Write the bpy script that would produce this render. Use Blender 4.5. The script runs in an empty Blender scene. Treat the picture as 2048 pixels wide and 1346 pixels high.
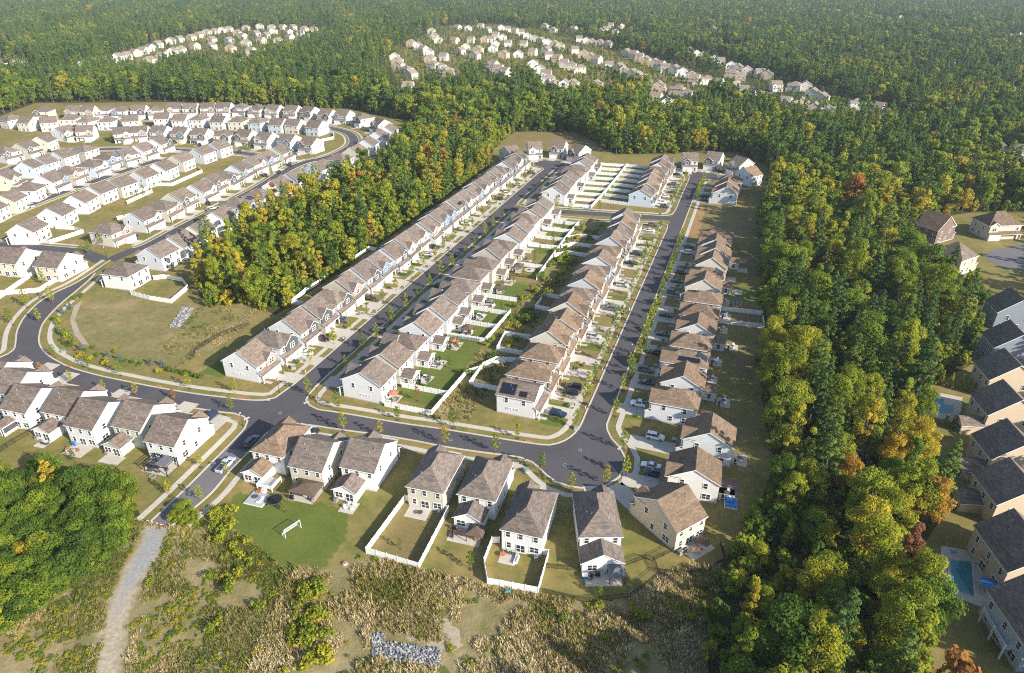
import bpy, math, random
import numpy as np
from mathutils import Vector
random.seed(7); rng = np.random.default_rng(7)
scn = bpy.context.scene
COL = scn.collection
PI = math.pi
R_ = math.radians

# ------------------------------------------------------------------ camera, sky, sun, exposure
CAM_H, CAM_F, CAM_PITCH = 108.0, 1365.0, 28.915      # metres, focal length in photo pixels (2048 wide), degrees down
cam = bpy.data.cameras.new('camera'); camo = bpy.data.objects.new('camera', cam); COL.objects.link(camo)
cam.sensor_width = 36.0; cam.lens = CAM_F / 2048 * 36; cam.clip_start = 1; cam.clip_end = 30000
camo.location = (0, 0, CAM_H); camo.rotation_euler = (R_(90 - CAM_PITCH), 0, 0)
scn.camera = camo
SUN_AZ, SUN_EL = 127.0, 26.5
world = bpy.data.worlds.new('World'); scn.world = world; world.use_nodes = True
wn = world.node_tree.nodes; wl = world.node_tree.links
sky = wn.new('ShaderNodeTexSky'); sky.sky_type = 'NISHITA'; sky.sun_disc = False
sky.sun_elevation = R_(SUN_EL); sky.sun_rotation = R_(SUN_AZ)
bg = wn['Background']; bg.inputs[1].default_value = 0.12
wl.new(sky.outputs[0], bg.inputs[0])
sl = bpy.data.lights.new('sun', 'SUN'); sl.energy = 5.0; sl.angle = R_(0.5); sl.color = (1.0, 0.93, 0.82)
so = bpy.data.objects.new('sun', sl); COL.objects.link(so)
sv = Vector((math.sin(R_(SUN_AZ)) * math.cos(R_(SUN_EL)), math.cos(R_(SUN_AZ)) * math.cos(R_(SUN_EL)), math.sin(R_(SUN_EL))))
so.rotation_euler = sv.to_track_quat('Z', 'Y').to_euler(); so.location = sv * 500
vs = scn.view_settings; vs.view_transform = 'Standard'; vs.look = 'None'; vs.exposure = 0.98; vs.gamma = 1; vs.use_curve_mapping = False
cy = scn.cycles; cy.max_bounces = 6; cy.diffuse_bounces = 3; cy.glossy_bounces = 2; cy.transmission_bounces = 3
cy.transparent_max_bounces = 4; cy.volume_bounces = 0; cy.use_denoising = False; cy.filter_width = 1.1; cy.caustics_reflective = False; cy.caustics_refractive = False

# ------------------------------------------------------------------ frames of reference on the ground
_S, _C = math.sin(R_(CAM_PITCH)), math.cos(R_(CAM_PITCH))
def P(u, v, z=0.0):
    """map position surveyed off the photograph (2048 px wide) -> metres on the plane z"""
    x = (u - 1024) / CAM_F; y = (v - 673) / CAM_F
    t = (CAM_H - z) / (_S + y * _C)
    return Vector((x * t, (_C - y * _S) * t, z))
AX = R_(19.3)                                         # bearing of the long parallel streets
SV = Vector((math.sin(AX), math.cos(AX), 0)); RV = Vector((math.cos(AX), -math.sin(AX), 0))
def L(r, s, z=0.0): return RV * r + SV * s + Vector((0, 0, z))
def RSof(p): return (p.x * RV.x + p.y * RV.y, p.x * SV.x + p.y * SV.y)

# ------------------------------------------------------------------ materials
MAT = {}
def _nodes(name):
    m = bpy.data.materials.new(name); m.use_nodes = True
    nt = m.node_tree; b = nt.nodes['Principled BSDF']; b.inputs['Specular IOR Level'].default_value = 0.25
    MAT[name] = m
    return m, nt.nodes, nt.links, b
def _noise(n, l, scale, detail=4, coord='Object', rough=.6, vec=None):
    tc = n.new('ShaderNodeTexCoord'); t = n.new('ShaderNodeTexNoise')
    t.inputs['Scale'].default_value = scale; t.inputs['Detail'].default_value = detail; t.inputs['Roughness'].default_value = rough
    if vec is not None:
        mp = n.new('ShaderNodeMapping'); mp.inputs['Scale'].default_value = vec
        l.new(tc.outputs[coord], mp.inputs[0]); l.new(mp.outputs[0], t.inputs['Vector'])
    else: l.new(tc.outputs[coord], t.inputs['Vector'])
    return t
def _ramp(n, l, src, stops):
    r = n.new('ShaderNodeValToRGB'); e = r.color_ramp.elements
    while len(e) < len(stops): e.new(0.5)
    for k, (p, c) in enumerate(stops): e[k].position = p; e[k].color = (*c, 1)
    l.new(src, r.inputs[0]); return r
def _mix(n, l, fac, a, b, mode='MIX'):
    m = n.new('ShaderNodeMix'); m.data_type = 'RGBA'; m.blend_type = mode
    for sock, v in ((m.inputs[0], fac), (m.inputs[6], a), (m.inputs[7], b)):
        if hasattr(v, 'is_linked'): l.new(v, sock)
        elif isinstance(v, (int, float)): sock.default_value = v
        else: sock.default_value = (*v, 1)
    return m.outputs[2]
def flat(name, col, rough=.6, var=.12, scale=1.5, metal=0, spec=.25):
    m, n, l, b = _nodes(name)
    t = _noise(n, l, scale)
    r = _ramp(n, l, t.outputs[0], [(.3, [c * (1 - var) for c in col]), (.7, [min(1, c * (1 + var)) for c in col])])
    l.new(r.outputs[0], b.inputs['Base Color']); b.inputs['Roughness'].default_value = rough
    b.inputs['Metallic'].default_value = metal; b.inputs['Specular IOR Level'].default_value = spec
    return m
def two(name, stops1, s1, stops2, s2, f=.5, rough=.95, bump=0, bscale=3, coord='Object', det=5):
    m, n, l, b = _nodes(name)
    a = _ramp(n, l, _noise(n, l, s1, det, coord).outputs[0], stops1); c = _ramp(n, l, _noise(n, l, s2, det, coord).outputs[0], stops2)
    l.new(_mix(n, l, f, a.outputs[0], c.outputs[0]), b.inputs['Base Color']); b.inputs['Roughness'].default_value = rough
    b.inputs['Specular IOR Level'].default_value = .1
    if bump:
        bp = n.new('ShaderNodeBump'); bp.inputs['Strength'].default_value = 1; bp.inputs['Distance'].default_value = bump
        l.new(_noise(n, l, bscale, 4, coord).outputs[0], bp.inputs['Height']); l.new(bp.outputs[0], b.inputs['Normal'])
    return m
def shingle(name, dark, light):
    m, n, l, b = _nodes(name)
    tc = n.new('ShaderNodeTexCoord'); br = n.new('ShaderNodeTexBrick')
    br.inputs['Scale'].default_value = 1; br.inputs['Brick Width'].default_value = .85; br.inputs['Row Height'].default_value = .27
    br.inputs['Mortar Size'].default_value = .012; br.inputs['Bias'].default_value = -.1
    br.inputs['Color1'].default_value = (*dark, 1); br.inputs['Color2'].default_value = (*light, 1)
    br.inputs['Mortar'].default_value = (*[c * .7 for c in dark], 1)
    l.new(tc.outputs['UV'], br.inputs['Vector'])
    t = _noise(n, l, .55, 4, 'Object'); rr = _ramp(n, l, t.outputs[0], [(.3, (.82, .82, .82)), (.7, (1.12, 1.1, 1.08))])
    oi = n.new('ShaderNodeObjectInfo'); mr = n.new('ShaderNodeMapRange'); mr.inputs[3].default_value = .86; mr.inputs[4].default_value = 1.12
    l.new(oi.outputs['Random'], mr.inputs[0])
    c1 = _mix(n, l, 1.0, br.outputs[0], rr.outputs[0], 'MULTIPLY')
    hs = n.new('ShaderNodeHueSaturation'); l.new(c1, hs.inputs['Color']); l.new(mr.outputs[0], hs.inputs['Value'])
    l.new(hs.outputs[0], b.inputs['Base Color']); b.inputs['Roughness'].default_value = .93; b.inputs['Specular IOR Level'].default_value = .12
    bp = n.new('ShaderNodeBump'); bp.inputs['Strength'].default_value = .5; bp.inputs['Distance'].default_value = .02
    l.new(br.outputs['Fac'], bp.inputs['Height']); bp.invert = True; l.new(bp.outputs[0], b.inputs['Normal'])
def siding(name, col):
    m, n, l, b = _nodes(name)
    t = _noise(n, l, .8, 5, 'Object', vec=(1, 1, 3))
    r = _ramp(n, l, t.outputs[0], [(.25, [c * .93 for c in col]), (.75, [min(1, c * 1.04) for c in col])])
    l.new(r.outputs[0], b.inputs['Base Color']); b.inputs['Roughness'].default_value = .65
    tc = n.new('ShaderNodeTexCoord'); w = n.new('ShaderNodeTexWave'); w.bands_direction = 'Z'; w.wave_profile = 'SAW'; w.inputs['Scale'].default_value = 1.6
    l.new(tc.outputs['Object'], w.inputs['Vector']); bp = n.new('ShaderNodeBump'); bp.inputs['Distance'].default_value = .005; bp.inputs['Strength'].default_value = .3
    l.new(w.outputs[1], bp.inputs['Height']); l.new(bp.outputs[0], b.inputs['Normal'])
def leafmat(name, stops, trans=.46, attr=True):
    m, n, l, b = _nodes(name)
    out = n['Material Output']; n.remove(b)
    if attr:
        a = n.new('ShaderNodeAttribute'); a.attribute_type = 'INSTANCER'; a.attribute_name = 'tint'; src = a.outputs['Fac']
    else:
        a = n.new('ShaderNodeObjectInfo'); src = a.outputs['Random']
    g = n.new('ShaderNodeAttribute'); g.attribute_name = 'leafvar'
    ad = n.new('ShaderNodeMath'); ad.operation = 'MULTIPLY_ADD'; ad.inputs[1].default_value = .10
    l.new(g.outputs['Fac'], ad.inputs[0]); l.new(src, ad.inputs[2])
    r = _ramp(n, l, ad.outputs[0], stops)
    mr = n.new('ShaderNodeMapRange'); mr.inputs[3].default_value = .72; mr.inputs[4].default_value = 1.3; l.new(g.outputs['Fac'], mr.inputs[0])
    hs = n.new('ShaderNodeHueSaturation'); l.new(r.outputs[0], hs.inputs['Color']); l.new(mr.outputs[0], hs.inputs['Value'])
    d = n.new('ShaderNodeBsdfDiffuse'); t = n.new('ShaderNodeBsdfTranslucent'); mx = n.new('ShaderNodeMixShader'); mx.inputs[0].default_value = trans
    l.new(hs.outputs[0], d.inputs[0]); l.new(hs.outputs[0], t.inputs[0]); l.new(d.outputs[0], mx.inputs[1]); l.new(t.outputs[0], mx.inputs[2])
    l.new(mx.outputs[0], out.inputs[0])

two('ground', [(.3, (.035, .042, .016)), (.7, (.075, .072, .03))], .02, [(.3, (.03, .036, .014)), (.7, (.08, .065, .03))], .6)
two('lawn', [(.30, (.095, .118, .026)), (.45, (.16, .145, .045)), (.58, (.225, .168, .062)), (.7, (.30, .205, .09))], .07, [(.32, (.085, .105, .024)), (.68, (.27, .20, .075))], .42, .45, bump=.05, bscale=4)
two('lawn_green', [(.3, (.06, .10, .018)), (.7, (.125, .145, .03))], .12, [(.3, (.07, .11, .02)), (.7, (.15, .15, .035))], 1.1, .45, bump=.04, bscale=5)
two('lawn_dry', [(.3, (.16, .125, .05)), (.7, (.25, .185, .085))], .12, [(.3, (.10, .105, .03)), (.7, (.23, .165, .07))], .8, .5, bump=.05, bscale=4)
two('scrub_soil', [(.3, (.12, .11, .04)), (.5, (.21, .165, .08)), (.62, (.36, .28, .17))], .05, [(.3, (.10, .11, .03)), (.7, (.32, .25, .13))], .35, .5, bump=.15, bscale=1.5)
two('basin_grass', [(.3, (.12, .125, .035)), (.5, (.18, .15, .06)), (.66, (.32, .24, .13))], .09, [(.3, (.10, .115, .034)), (.7, (.27, .205, .095))], .5, .5, bump=.15, bscale=1.5)
two('pale_dirt', [(.3, (.26, .215, .15)), (.7, (.42, .36, .27))], .15, [(.3, (.2, .165, .1)), (.7, (.40, .34, .26))], 1.2, .5, bump=.06)
two('grey_gravel', [(.3, (.22, .22, .22)), (.7, (.34, .335, .33))], .2, [(.3, (.18, .18, .19)), (.7, (.36, .35, .34))], 3.0, .5, bump=.05, bscale=6)
two('red_dirt', [(.3, (.25, .14, .06)), (.7, (.33, .21, .10))], .2, [(.3, (.2, .12, .05)), (.7, (.33, .2, .09))], 1.5, .5, bump=.05)
two('mulch', [(.3, (.07, .04, .025)), (.7, (.14, .08, .05))], 1, [(.3, (.06, .035, .02)), (.7, (.16, .09, .06))], 6, .5, bump=.05)
two('asphalt', [(.3, (.062, .059, .064)), (.5, (.082, .078, .084)), (.72, (.105, .10, .104))], .09, [(.3, (.064, .061, .066)), (.7, (.088, .084, .09))], 1.4, .5, rough=.9)
two('old_asphalt', [(.3, (.12, .116, .118)), (.7, (.16, .152, .152))], .08, [(.3, (.12, .115, .116)), (.7, (.165, .158, .158))], 1.2, .5, rough=.9)
two('concrete', [(.3, (.38, .345, .29)), (.7, (.48, .44, .38))], .25, [(.3, (.37, .335, .285)), (.7, (.49, .45, .395))], 1.6, .5, rough=.85)
two('kerb', [(.3, (.40, .36, .30)), (.7, (.49, .45, .385))], .3, [(.3, (.38, .345, .29)), (.7, (.50, .46, .40))], 2.5, .5, rough=.85)
for nm, col in dict(white=(.64, .64, .635), cream=(.60, .555, .48), greige=(.50, .46, .37), mid_grey=(.25, .28, .32), pale_blue=(.47, .53, .60), sage=(.46, .48, .40), pale_grey=(.54, .55, .56),
                    tan=(.56, .45, .32), charcoal=(.075, .08, .09), slate_blue=(.13, .22, .33), taupe=(.30, .25, .22)).items(): siding('wall_' + nm, col)
shingle('roof_brown', (.130, .102, .084), (.225, .182, .152)); shingle('roof_grey', (.122, .100, .087), (.208, .173, .150)); shingle('roof_tan', (.148, .106, .073), (.235, .172, .122))
shingle('roof_pale', (.20, .16, .13), (.30, .245, .20)); shingle('roof_dark', (.032, .030, .032), (.06, .054, .052))
m, n, l, b = _nodes('wall_brick')
br = n.new('ShaderNodeTexBrick'); br.inputs['Scale'].default_value = 1; br.inputs['Brick Width'].default_value = .5; br.inputs['Row Height'].default_value = .18; br.inputs['Mortar Size'].default_value = .02
br.inputs['Color1'].default_value = (.10, .055, .045, 1); br.inputs['Color2'].default_value = (.17, .095, .075, 1); br.inputs['Mortar'].default_value = (.25, .22, .2, 1)
l.new(n.new('ShaderNodeTexCoord').outputs['UV'], br.inputs[0]); l.new(br.outputs[0], b.inputs['Base Color']); b.inputs['Roughness'].default_value = .9
flat('trim', (.80, .80, .78), .5, .03); flat('vinyl', (.72, .71, .685), .45, .07, .35); flat('door_white', (.76, .75, .73), .5, .03); flat('door_dark', (.06, .055, .05), .4)
flat('foundation', (.42, .41, .40), .9); flat('black_metal', (.015, .015, .016), .45); flat('dark_grey', (.07, .07, .075), .5); flat('mid_grey', (.28, .28, .29), .5)
flat('brown_canvas', (.105, .075, .055), .9); flat('grey_canvas', (.13, .135, .15), .9); flat('timber', (.28, .17, .09), .8); flat('deck_grey', (.34, .34, .35), .8); flat('deck_brown', (.17, .125, .10), .85)
flat('bark', (.13, .105, .085), .95, .3, 4); flat('pale_bark', (.33, .29, .25), .95, .3, 4); flat('stone_pale', (.27, .275, .29), .9, .4, 2); flat('stone_dark', (.12, .135, .16), .9, .4, 2)
flat('red_plastic', (.5, .03, .02), .4); flat('orange_cloth', (.5, .17, .02), .8); flat('blue_cloth', (.03, .16, .42), .7); flat('teal_plastic', (.03, .35, .36), .5); flat('terracotta', (.42, .15, .08), .8)
flat('rust_awning', (.38, .09, .03), .8); flat('net', (.75, .76, .76), .6); flat('green_box', (.20, .27, .24), .6); flat('white_plastic', (.8, .8, .8), .4, .02); flat('yellow', (.7, .45, .02), .6)
flat('tyre', (.015, .015, .015), .8); flat('rim', (.45, .45, .46), .35, .05, 1, .8); flat('lamp_red', (.4, .01, .01), .3); flat('lamp_clear', (.8, .8, .78), .15)
m, n, l, b = _nodes('glass'); b.inputs['Base Color'].default_value = (.028, .033, .038, 1); b.inputs['Roughness'].default_value = .08; b.inputs['Specular IOR Level'].default_value = .6
m, n, l, b = _nodes('solar'); b.inputs['Base Color'].default_value = (.012, .013, .025, 1); b.inputs['Roughness'].default_value = .2; b.inputs['Specular IOR Level'].default_value = .6
m, n, l, b = _nodes('pool_water'); b.inputs['Base Color'].default_value = (.02, .17, .20, 1); b.inputs['Roughness'].default_value = .05; b.inputs['Specular IOR Level'].default_value = .5
CARC = dict(white=(.78, .78, .78), black=(.012, .012, .014), silver=(.42, .43, .45), grey=(.11, .115, .125), navy=(.015, .03, .075), maroon=(.06, .012, .014), red=(.42, .01, .012),
            **{'dark green': (.018, .035, .032), 'pale blue': (.40, .47, .55), 'olive grey': (.10, .10, .085)})
for k, c in CARC.items():
    m, n, l, b = _nodes('paint_' + k); b.inputs['Base Color'].default_value = (*c, 1); b.inputs['Roughness'].default_value = .28; b.inputs['Coat Weight'].default_value = .5; b.inputs['Specular IOR Level'].default_value = .5
TREE_STOPS = [(0, (.072, .125, .028)), (.16, (.108, .175, .028)), (.34, (.18, .245, .030)), (.52, (.30, .32, .034)), (.66, (.39, .34, .036)), (.78, (.46, .34, .040)), (.88, (.40, .19, .045)), (1, (.27, .12, .065))]
leafmat('leaf', TREE_STOPS)
leafmat('needle', [(0, (.074, .13, .036)), (.5, (.13, .19, .04)), (1, (.21, .255, .045))], .35)
leafmat('grass_blade', [(0, (.115, .15, .03)), (.3, (.22, .215, .055)), (.6, (.42, .335, .15)), (1, (.60, .50, .30))], .35)
leafmat('blue_needle', [(0, (.07, .12, .11)), (1, (.13, .18, .17))], .2)

# ------------------------------------------------------------------ mesh helpers
class MB:
    def __init__(s): s.v = []; s.f = []; s.m = []; s.mats = []
    def mi(s, mat):
        if mat not in s.mats: s.mats.append(mat)
        return s.mats.index(mat)
    def face(s, pts, mat):
        i = len(s.v); s.v += [tuple(p) for p in pts]; s.f.append(tuple(range(i, i + len(pts)))); s.m.append(s.mi(mat))
    def box(s, x0, x1, y0, y1, z0, z1, mat, bottom=True, top=None):
        i = len(s.v); s.v += [(x0, y0, z0), (x1, y0, z0), (x1, y1, z0), (x0, y1, z0), (x0, y0, z1), (x1, y0, z1), (x1, y1, z1), (x0, y1, z1)]
        fs = [(0, 1, 5, 4), (1, 2, 6, 5), (2, 3, 7, 6), (3, 0, 4, 7), (4, 5, 6, 7)] + ([(3, 2, 1, 0)] if bottom else [])
        for k, f in enumerate(fs): s.f.append(tuple(i + q for q in f)); s.m.append(s.mi(top if (top and k == 4) else mat))
    def prism(s, poly, z0, z1, mat, side=None):
        n = len(poly); i = len(s.v)
        s.v += [(p[0], p[1], z0) for p in poly] + [(p[0], p[1], z1) for p in poly]
        s.f.append(tuple(range(i + n, i + 2 * n))); s.m.append(s.mi(mat))
        for k in range(n):
            j = (k + 1) % n; s.f.append((i + k, i + j, i + n + j, i + n + k)); s.m.append(s.mi(side or mat))
    def tube(s, p, q, r0, r1, mat, n=6, cap=True):
        p = Vector(p); q = Vector(q); d = (q - p).normalized(); a = d.orthogonal().normalized(); c = d.cross(a)
        i = len(s.v)
        for o, r in ((p, r0), (q, r1)):
            for k in range(n):
                t = 2 * PI * k / n; s.v.append(tuple(o + a * math.cos(t) * r + c * math.sin(t) * r))
        for k in range(n):
            j = (k + 1) % n; s.f.append((i + k, i + j, i + n + j, i + n + k)); s.m.append(s.mi(mat))
        if cap: s.f.append(tuple(i + n + k for k in range(n))); s.m.append(s.mi(mat)); s.f.append(tuple(i + n - 1 - k for k in range(n))); s.m.append(s.mi(mat))
    def mesh(s, name, uv=False, smooth=False):
        me = bpy.data.meshes.new(name); me.from_pydata(s.v, [], s.f)
        for k in s.mats: me.materials.append(MAT[k])
        me.polygons.foreach_set('material_index', s.m)
        if smooth: me.polygons.foreach_set('use_smooth', [True] * len(s.f))
        me.update()
        if uv:
            lay = me.uv_layers.new(name='UVMap')
            for p in me.polygons:
                nn = p.normal; h = Vector((-nn.y, nn.x, 0))
                h = h.normalized() if h.length > 1e-4 else Vector((1, 0, 0)); w = nn.cross(h)
                for li in p.loop_indices:
                    co = me.vertices[me.loops[li].vertex_index].co; lay.data[li].uv = (co.dot(h), co.dot(w))
        return me
CACHE = {}
def cached(key, fn):
    if key not in CACHE: CACHE[key] = fn()
    return CACHE[key]
def add(name, me, parent=None, loc=(0, 0, 0), rz=0.0, scale=None):
    o = bpy.data.objects.new(name, me); COL.objects.link(o); o.location = loc
    if rz: o.rotation_euler = (0, 0, rz)
    if scale is not None: o.scale = scale
    if parent is not None: o.parent = parent
    return o
def thing(name, label, cat, loc=(0, 0, 0), rz=0.0, group=None, me=None, scale=None):
    o = add(name, me, None, loc, rz, scale); o['label'] = label; o['category'] = cat
    if group: o['group'] = group
    return o
def struct(name, mb, uv=False):
    o = add(name, mb.mesh(name, uv) if isinstance(mb, MB) else mb); o['kind'] = 'structure'; return o
def copy_tree(o, parent=None):
    c = o.copy(); COL.objects.link(c); c.parent = parent
    for ch in o.children: copy_tree(ch, c)
    return c
def polysheet(name, pts, z, mat, thick=0.0):
    from mathutils.geometry import tessellate_polygon
    pts = [Vector((p[0], p[1], 0)) for p in pts]
    b = MB(); tri = tessellate_polygon([pts])
    for t in tri:
        q = [pts[i] for i in t]
        if (q[1] - q[0]).cross(q[2] - q[0]).z < 0: q.reverse()
        b.face([(p.x, p.y, z) for p in q], mat)
    if thick:
        n = len(pts)
        for k in range(n): a, c = pts[k], pts[(k + 1) % n]; b.face([(a.x, a.y, z - thick), (c.x, c.y, z - thick), (c.x, c.y, z), (a.x, a.y, z)], mat)
    return struct(name, b)
def rough(pts, amp=.5, step=1.2, seed=1):
    g = random.Random(seed); out = []
    for a, c in zip(pts, pts[1:] + pts[:1]):
        n = max(1, int((c - a).length / step)); t = (c - a).normalized()
        for k in range(n): out.append(a + (c - a) * k / n + Vector((-t.y, t.x, 0)) * g.uniform(-amp, amp))
    return out
def smooth_line(pts, step=2.0):
    """Catmull-Rom through the points, resampled"""
    pts = [Vector((p[0], p[1], 0)) for p in pts]
    out = []
    for i in range(len(pts) - 1):
        p0 = pts[max(i - 1, 0)]; p1 = pts[i]; p2 = pts[i + 1]; p3 = pts[min(i + 2, len(pts) - 1)]
        n = max(1, int((p2 - p1).length / step))
        for k in range(n):
            t = k / n
            out.append(.5 * ((2 * p1) + (p2 - p0) * t + (2 * p0 - 5 * p1 + 4 * p2 - p3) * t * t + (3 * p1 - p0 - 3 * p2 + p3) * t ** 3))
    return out + [pts[-1]]
def offset_line(pts, d):
    """offset to the right of travel"""
    o = []
    for i, p in enumerate(pts):
        a = pts[max(i - 1, 0)]; c = pts[min(i + 1, len(pts) - 1)]; t = (c - a).normalized()
        o.append(p + Vector((t.y, -t.x, 0)) * d)
    return o
def ribbon(name, pts, a, c, z0, z1, mat, smooth=True, as_mb=None):
    """strip between offsets a and c (right of travel), top at z1, sides down to z0"""
    pts = smooth_line(pts) if smooth else [Vector((p[0], p[1], 0)) for p in pts]
    A = offset_line(pts, a); Cc = offset_line(pts, c); b = as_mb or MB()
    for i in range(len(pts) - 1):
        q = [A[i], A[i + 1], Cc[i + 1], Cc[i]]
        if (q[1] - q[0]).cross(q[2] - q[1]).z < 0: q.reverse()
        b.face([(p.x, p.y, z1) for p in q], mat)
        if z1 - z0 > .01:
            for e in (A, Cc): b.face([(e[i].x, e[i].y, z0), (e[i + 1].x, e[i + 1].y, z0), (e[i + 1].x, e[i + 1].y, z1), (e[i].x, e[i].y, z1)], mat)
    if as_mb is None: return struct(name, b)
ORD = ['zeroth', 'first', 'second', 'third', 'fourth', 'fifth', 'sixth', 'seventh', 'eighth', 'ninth', 'tenth', 'eleventh', 'twelfth', 'thirteenth', 'fourteenth', 'fifteenth', 'sixteenth',
       'seventeenth', 'eighteenth', 'nineteenth', 'twentieth', 'twenty-first', 'twenty-second', 'twenty-third', 'twenty-fourth', 'twenty-fifth', 'twenty-sixth', 'twenty-seventh', 'twenty-eighth', 'twenty-ninth', 'thirtieth']
def px(*a): return [P(a[i], a[i + 1]) for i in range(0, len(a), 2)]

# ------------------------------------------------------------------ ground, fields, roads
b = MB(); b.face([(-9000, -400, 0), (9000, -400, 0), (9000, 14000, 0), (-9000, 14000, 0)], 'ground'); struct('ground', b)
LAWN = px(-260, 560, -260, 262, 0, 232, 70, 206, 340, 204, 700, 218, 790, 236, 850, 246, 840, 268, 800, 290, 800, 312, 700, 362, 600, 412, 500, 462, 410, 522, 398, 590, 420, 615, 500, 608) + [L(-147, 172), L(-146, 230), L(-146, 300), L(-146, 375)] + px(985, 300, 1030, 264, 1150, 264, 1190, 284, 1228, 309, 1350, 307, 1400, 303, 1470, 303, 1530, 328, 1545, 350, 1522, 430, 1524, 600, 1524, 800, 1548, 930, 1512, 1030, 1452, 1118, 1330, 1150, 1290, 1185, 1200, 1205, 1080, 1195, 970, 1175, 850, 1142, 740, 1112, 650, 1145, 560, 1130, 430, 1035,
          335, 1060, 290, 1050, 260, 985, 170, 950, 80, 938, 0, 965, -260, 960)
SCRUB = px(300, 1046, 340, 1056, 430, 1032, 560, 1128, 650, 1144, 740, 1108, 850, 1140, 970, 1172, 1080, 1192, 1200, 1204, 1290, 1184, 1330, 1148, 1450, 1118, 1440, 1180, 1415, 1300, 1390, 1900, -400, 1900, -300, 1380, -20, 1262, 60, 1205, 150, 1140, 220, 1080, 262, 1035)
polysheet('lawn', LAWN, .010, 'lawn')
polysheet('scrub_field', rough(SCRUB, .8, 1.0), .014, 'scrub_soil')
BASIN = px(150, 640, 190, 585, 260, 585, 330, 600, 420, 612, 520, 606, 500, 650, 430, 700, 350, 735, 260, 716, 180, 690, 140, 665)
polysheet('basin_meadow', rough(BASIN, 1.0, 1.5), .016, 'basin_grass')
polysheet('mown_field', rough(px(1000, 283, 1035, 265, 1100, 262, 1170, 270, 1185, 285, 1120, 292, 1030, 294), 2.5, 4, 5), .016, 'lawn_dry')
polysheet('swale_grass', [L(-71, 134), L(-60, 137), L(-60, 305), L(-71, 303)], .016, 'basin_grass')
polysheet('goal_lawn', rough(px(425, 1030, 480, 985, 560, 1000, 640, 1005, 700, 1030, 690, 1080, 645, 1138, 560, 1126, 500, 1080), .6, .8, 5), .016, 'lawn_green')
polysheet('dirt_strip', px(1395, 412, 1412, 412, 1398, 470, 1372, 470), .020, 'red_dirt')
polysheet('meadow_strip', px(1412, 412, 1500, 420, 1520, 440, 1500, 480, 1400, 470), .018, 'lawn_dry')
for k, q in enumerate([(760, 1240, 800, 1215, 860, 1210, 905, 1250, 930, 1290, 880, 1300, 800, 1270), (335, 1100, 372, 1095, 385, 1115, 345, 1140, 322, 1160, 312, 1140), (375, 1320, 420, 1295, 480, 1310, 470, 1400, 360, 1400)]):
    polysheet('bare_soil', rough(px(*q), .8, .8, k), .022 + k * .003, 'pale_dirt')
def worn_track(name, pts, hw, z):
    """worn track: stone near the road, bare dirt farther on, thinning out towards the edges"""
    pts = smooth_line(pts, .8); n = len(pts); side_ = offset_line(pts, 1.0); fr = (-2.2, -1.3, -.6, 0, .6, 1.3, 2.2); fv = (-.75, -.05, .5, .85, .5, -.05, -.75)
    V = [pts[i] + (side_[i] - pts[i]) * q * (hw[0] + (hw[1] - hw[0]) * i / (n - 1)) for q in fr for i in range(n)]
    me = bpy.data.meshes.new(name); me.from_pydata([(p.x, p.y, z) for p in V], [], [(j * n + i, (j + 1) * n + i, (j + 1) * n + i + 1, j * n + i + 1) for j in range(len(fr) - 1) for i in range(n - 1)])
    a = me.attributes.new('fade', 'FLOAT', 'POINT'); a.data.foreach_set('value', [f for f in fv for i in range(n)])
    a = me.attributes.new('stone', 'FLOAT', 'POINT'); a.data.foreach_set('value', [f * 1.05 - max(0, (i / n - .16) * 2.6) for f in fv for i in range(n)])
    me.materials.append(MAT['track']); me.update()
    if me.polygons[0].normal.z < 0: me.flip_normals()
    return struct(name, me)
m, n, l, b = _nodes('track')
def _thr(attr, scale, lo, hi):
    at = n.new('ShaderNodeAttribute'); at.attribute_name = attr; nz = _noise(n, l, scale, 7); ad = n.new('ShaderNodeMath'); ad.operation = 'MULTIPLY_ADD'; ad.inputs[1].default_value = 1.6; ad.inputs[2].default_value = -.8; l.new(nz.outputs[0], ad.inputs[0])
    sm = n.new('ShaderNodeMath'); l.new(ad.outputs[0], sm.inputs[0]); l.new(at.outputs['Fac'], sm.inputs[1]); mr = n.new('ShaderNodeMapRange'); mr.inputs[1].default_value = lo; mr.inputs[2].default_value = hi; l.new(sm.outputs[0], mr.inputs[0]); return mr.outputs[0]
base = _mix(n, l, .5, _ramp(n, l, _noise(n, l, .05, 5).outputs[0], [(.3, (.12, .11, .04)), (.5, (.21, .165, .08)), (.62, (.36, .28, .17))]).outputs[0], _ramp(n, l, _noise(n, l, .35, 5).outputs[0], [(.3, (.10, .11, .03)), (.7, (.32, .25, .13))]).outputs[0])
dirt = _ramp(n, l, _noise(n, l, 1.2, 6).outputs[0], [(.3, (.25, .205, .135)), (.7, (.42, .36, .27))]).outputs[0]; stn = _ramp(n, l, _noise(n, l, 1.8, 6).outputs[0], [(.3, (.19, .185, .18)), (.7, (.32, .31, .295))]).outputs[0]
l.new(_mix(n, l, _thr('stone', .5, .1, .55), _mix(n, l, _thr('fade', .4, .05, .6), base, dirt), stn), b.inputs['Base Color']); b.inputs['Roughness'].default_value = .95
worn_track('gravel_track', px(315, 1049, 301, 1092, 281, 1128, 257, 1170, 240, 1212, 228, 1260, 216, 1320, 200, 1420, 180, 1600), (2.3, 3.2), .022)
polysheet('drain_grass', px(730, 1325, 790, 1322, 890, 1332, 960, 1420, 720, 1420), .03, 'lawn_green')
polysheet('fenced_yard', px(808, 1008, 895, 1022, 840, 1135, 738, 1108), .019, 'lawn_dry')

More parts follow.
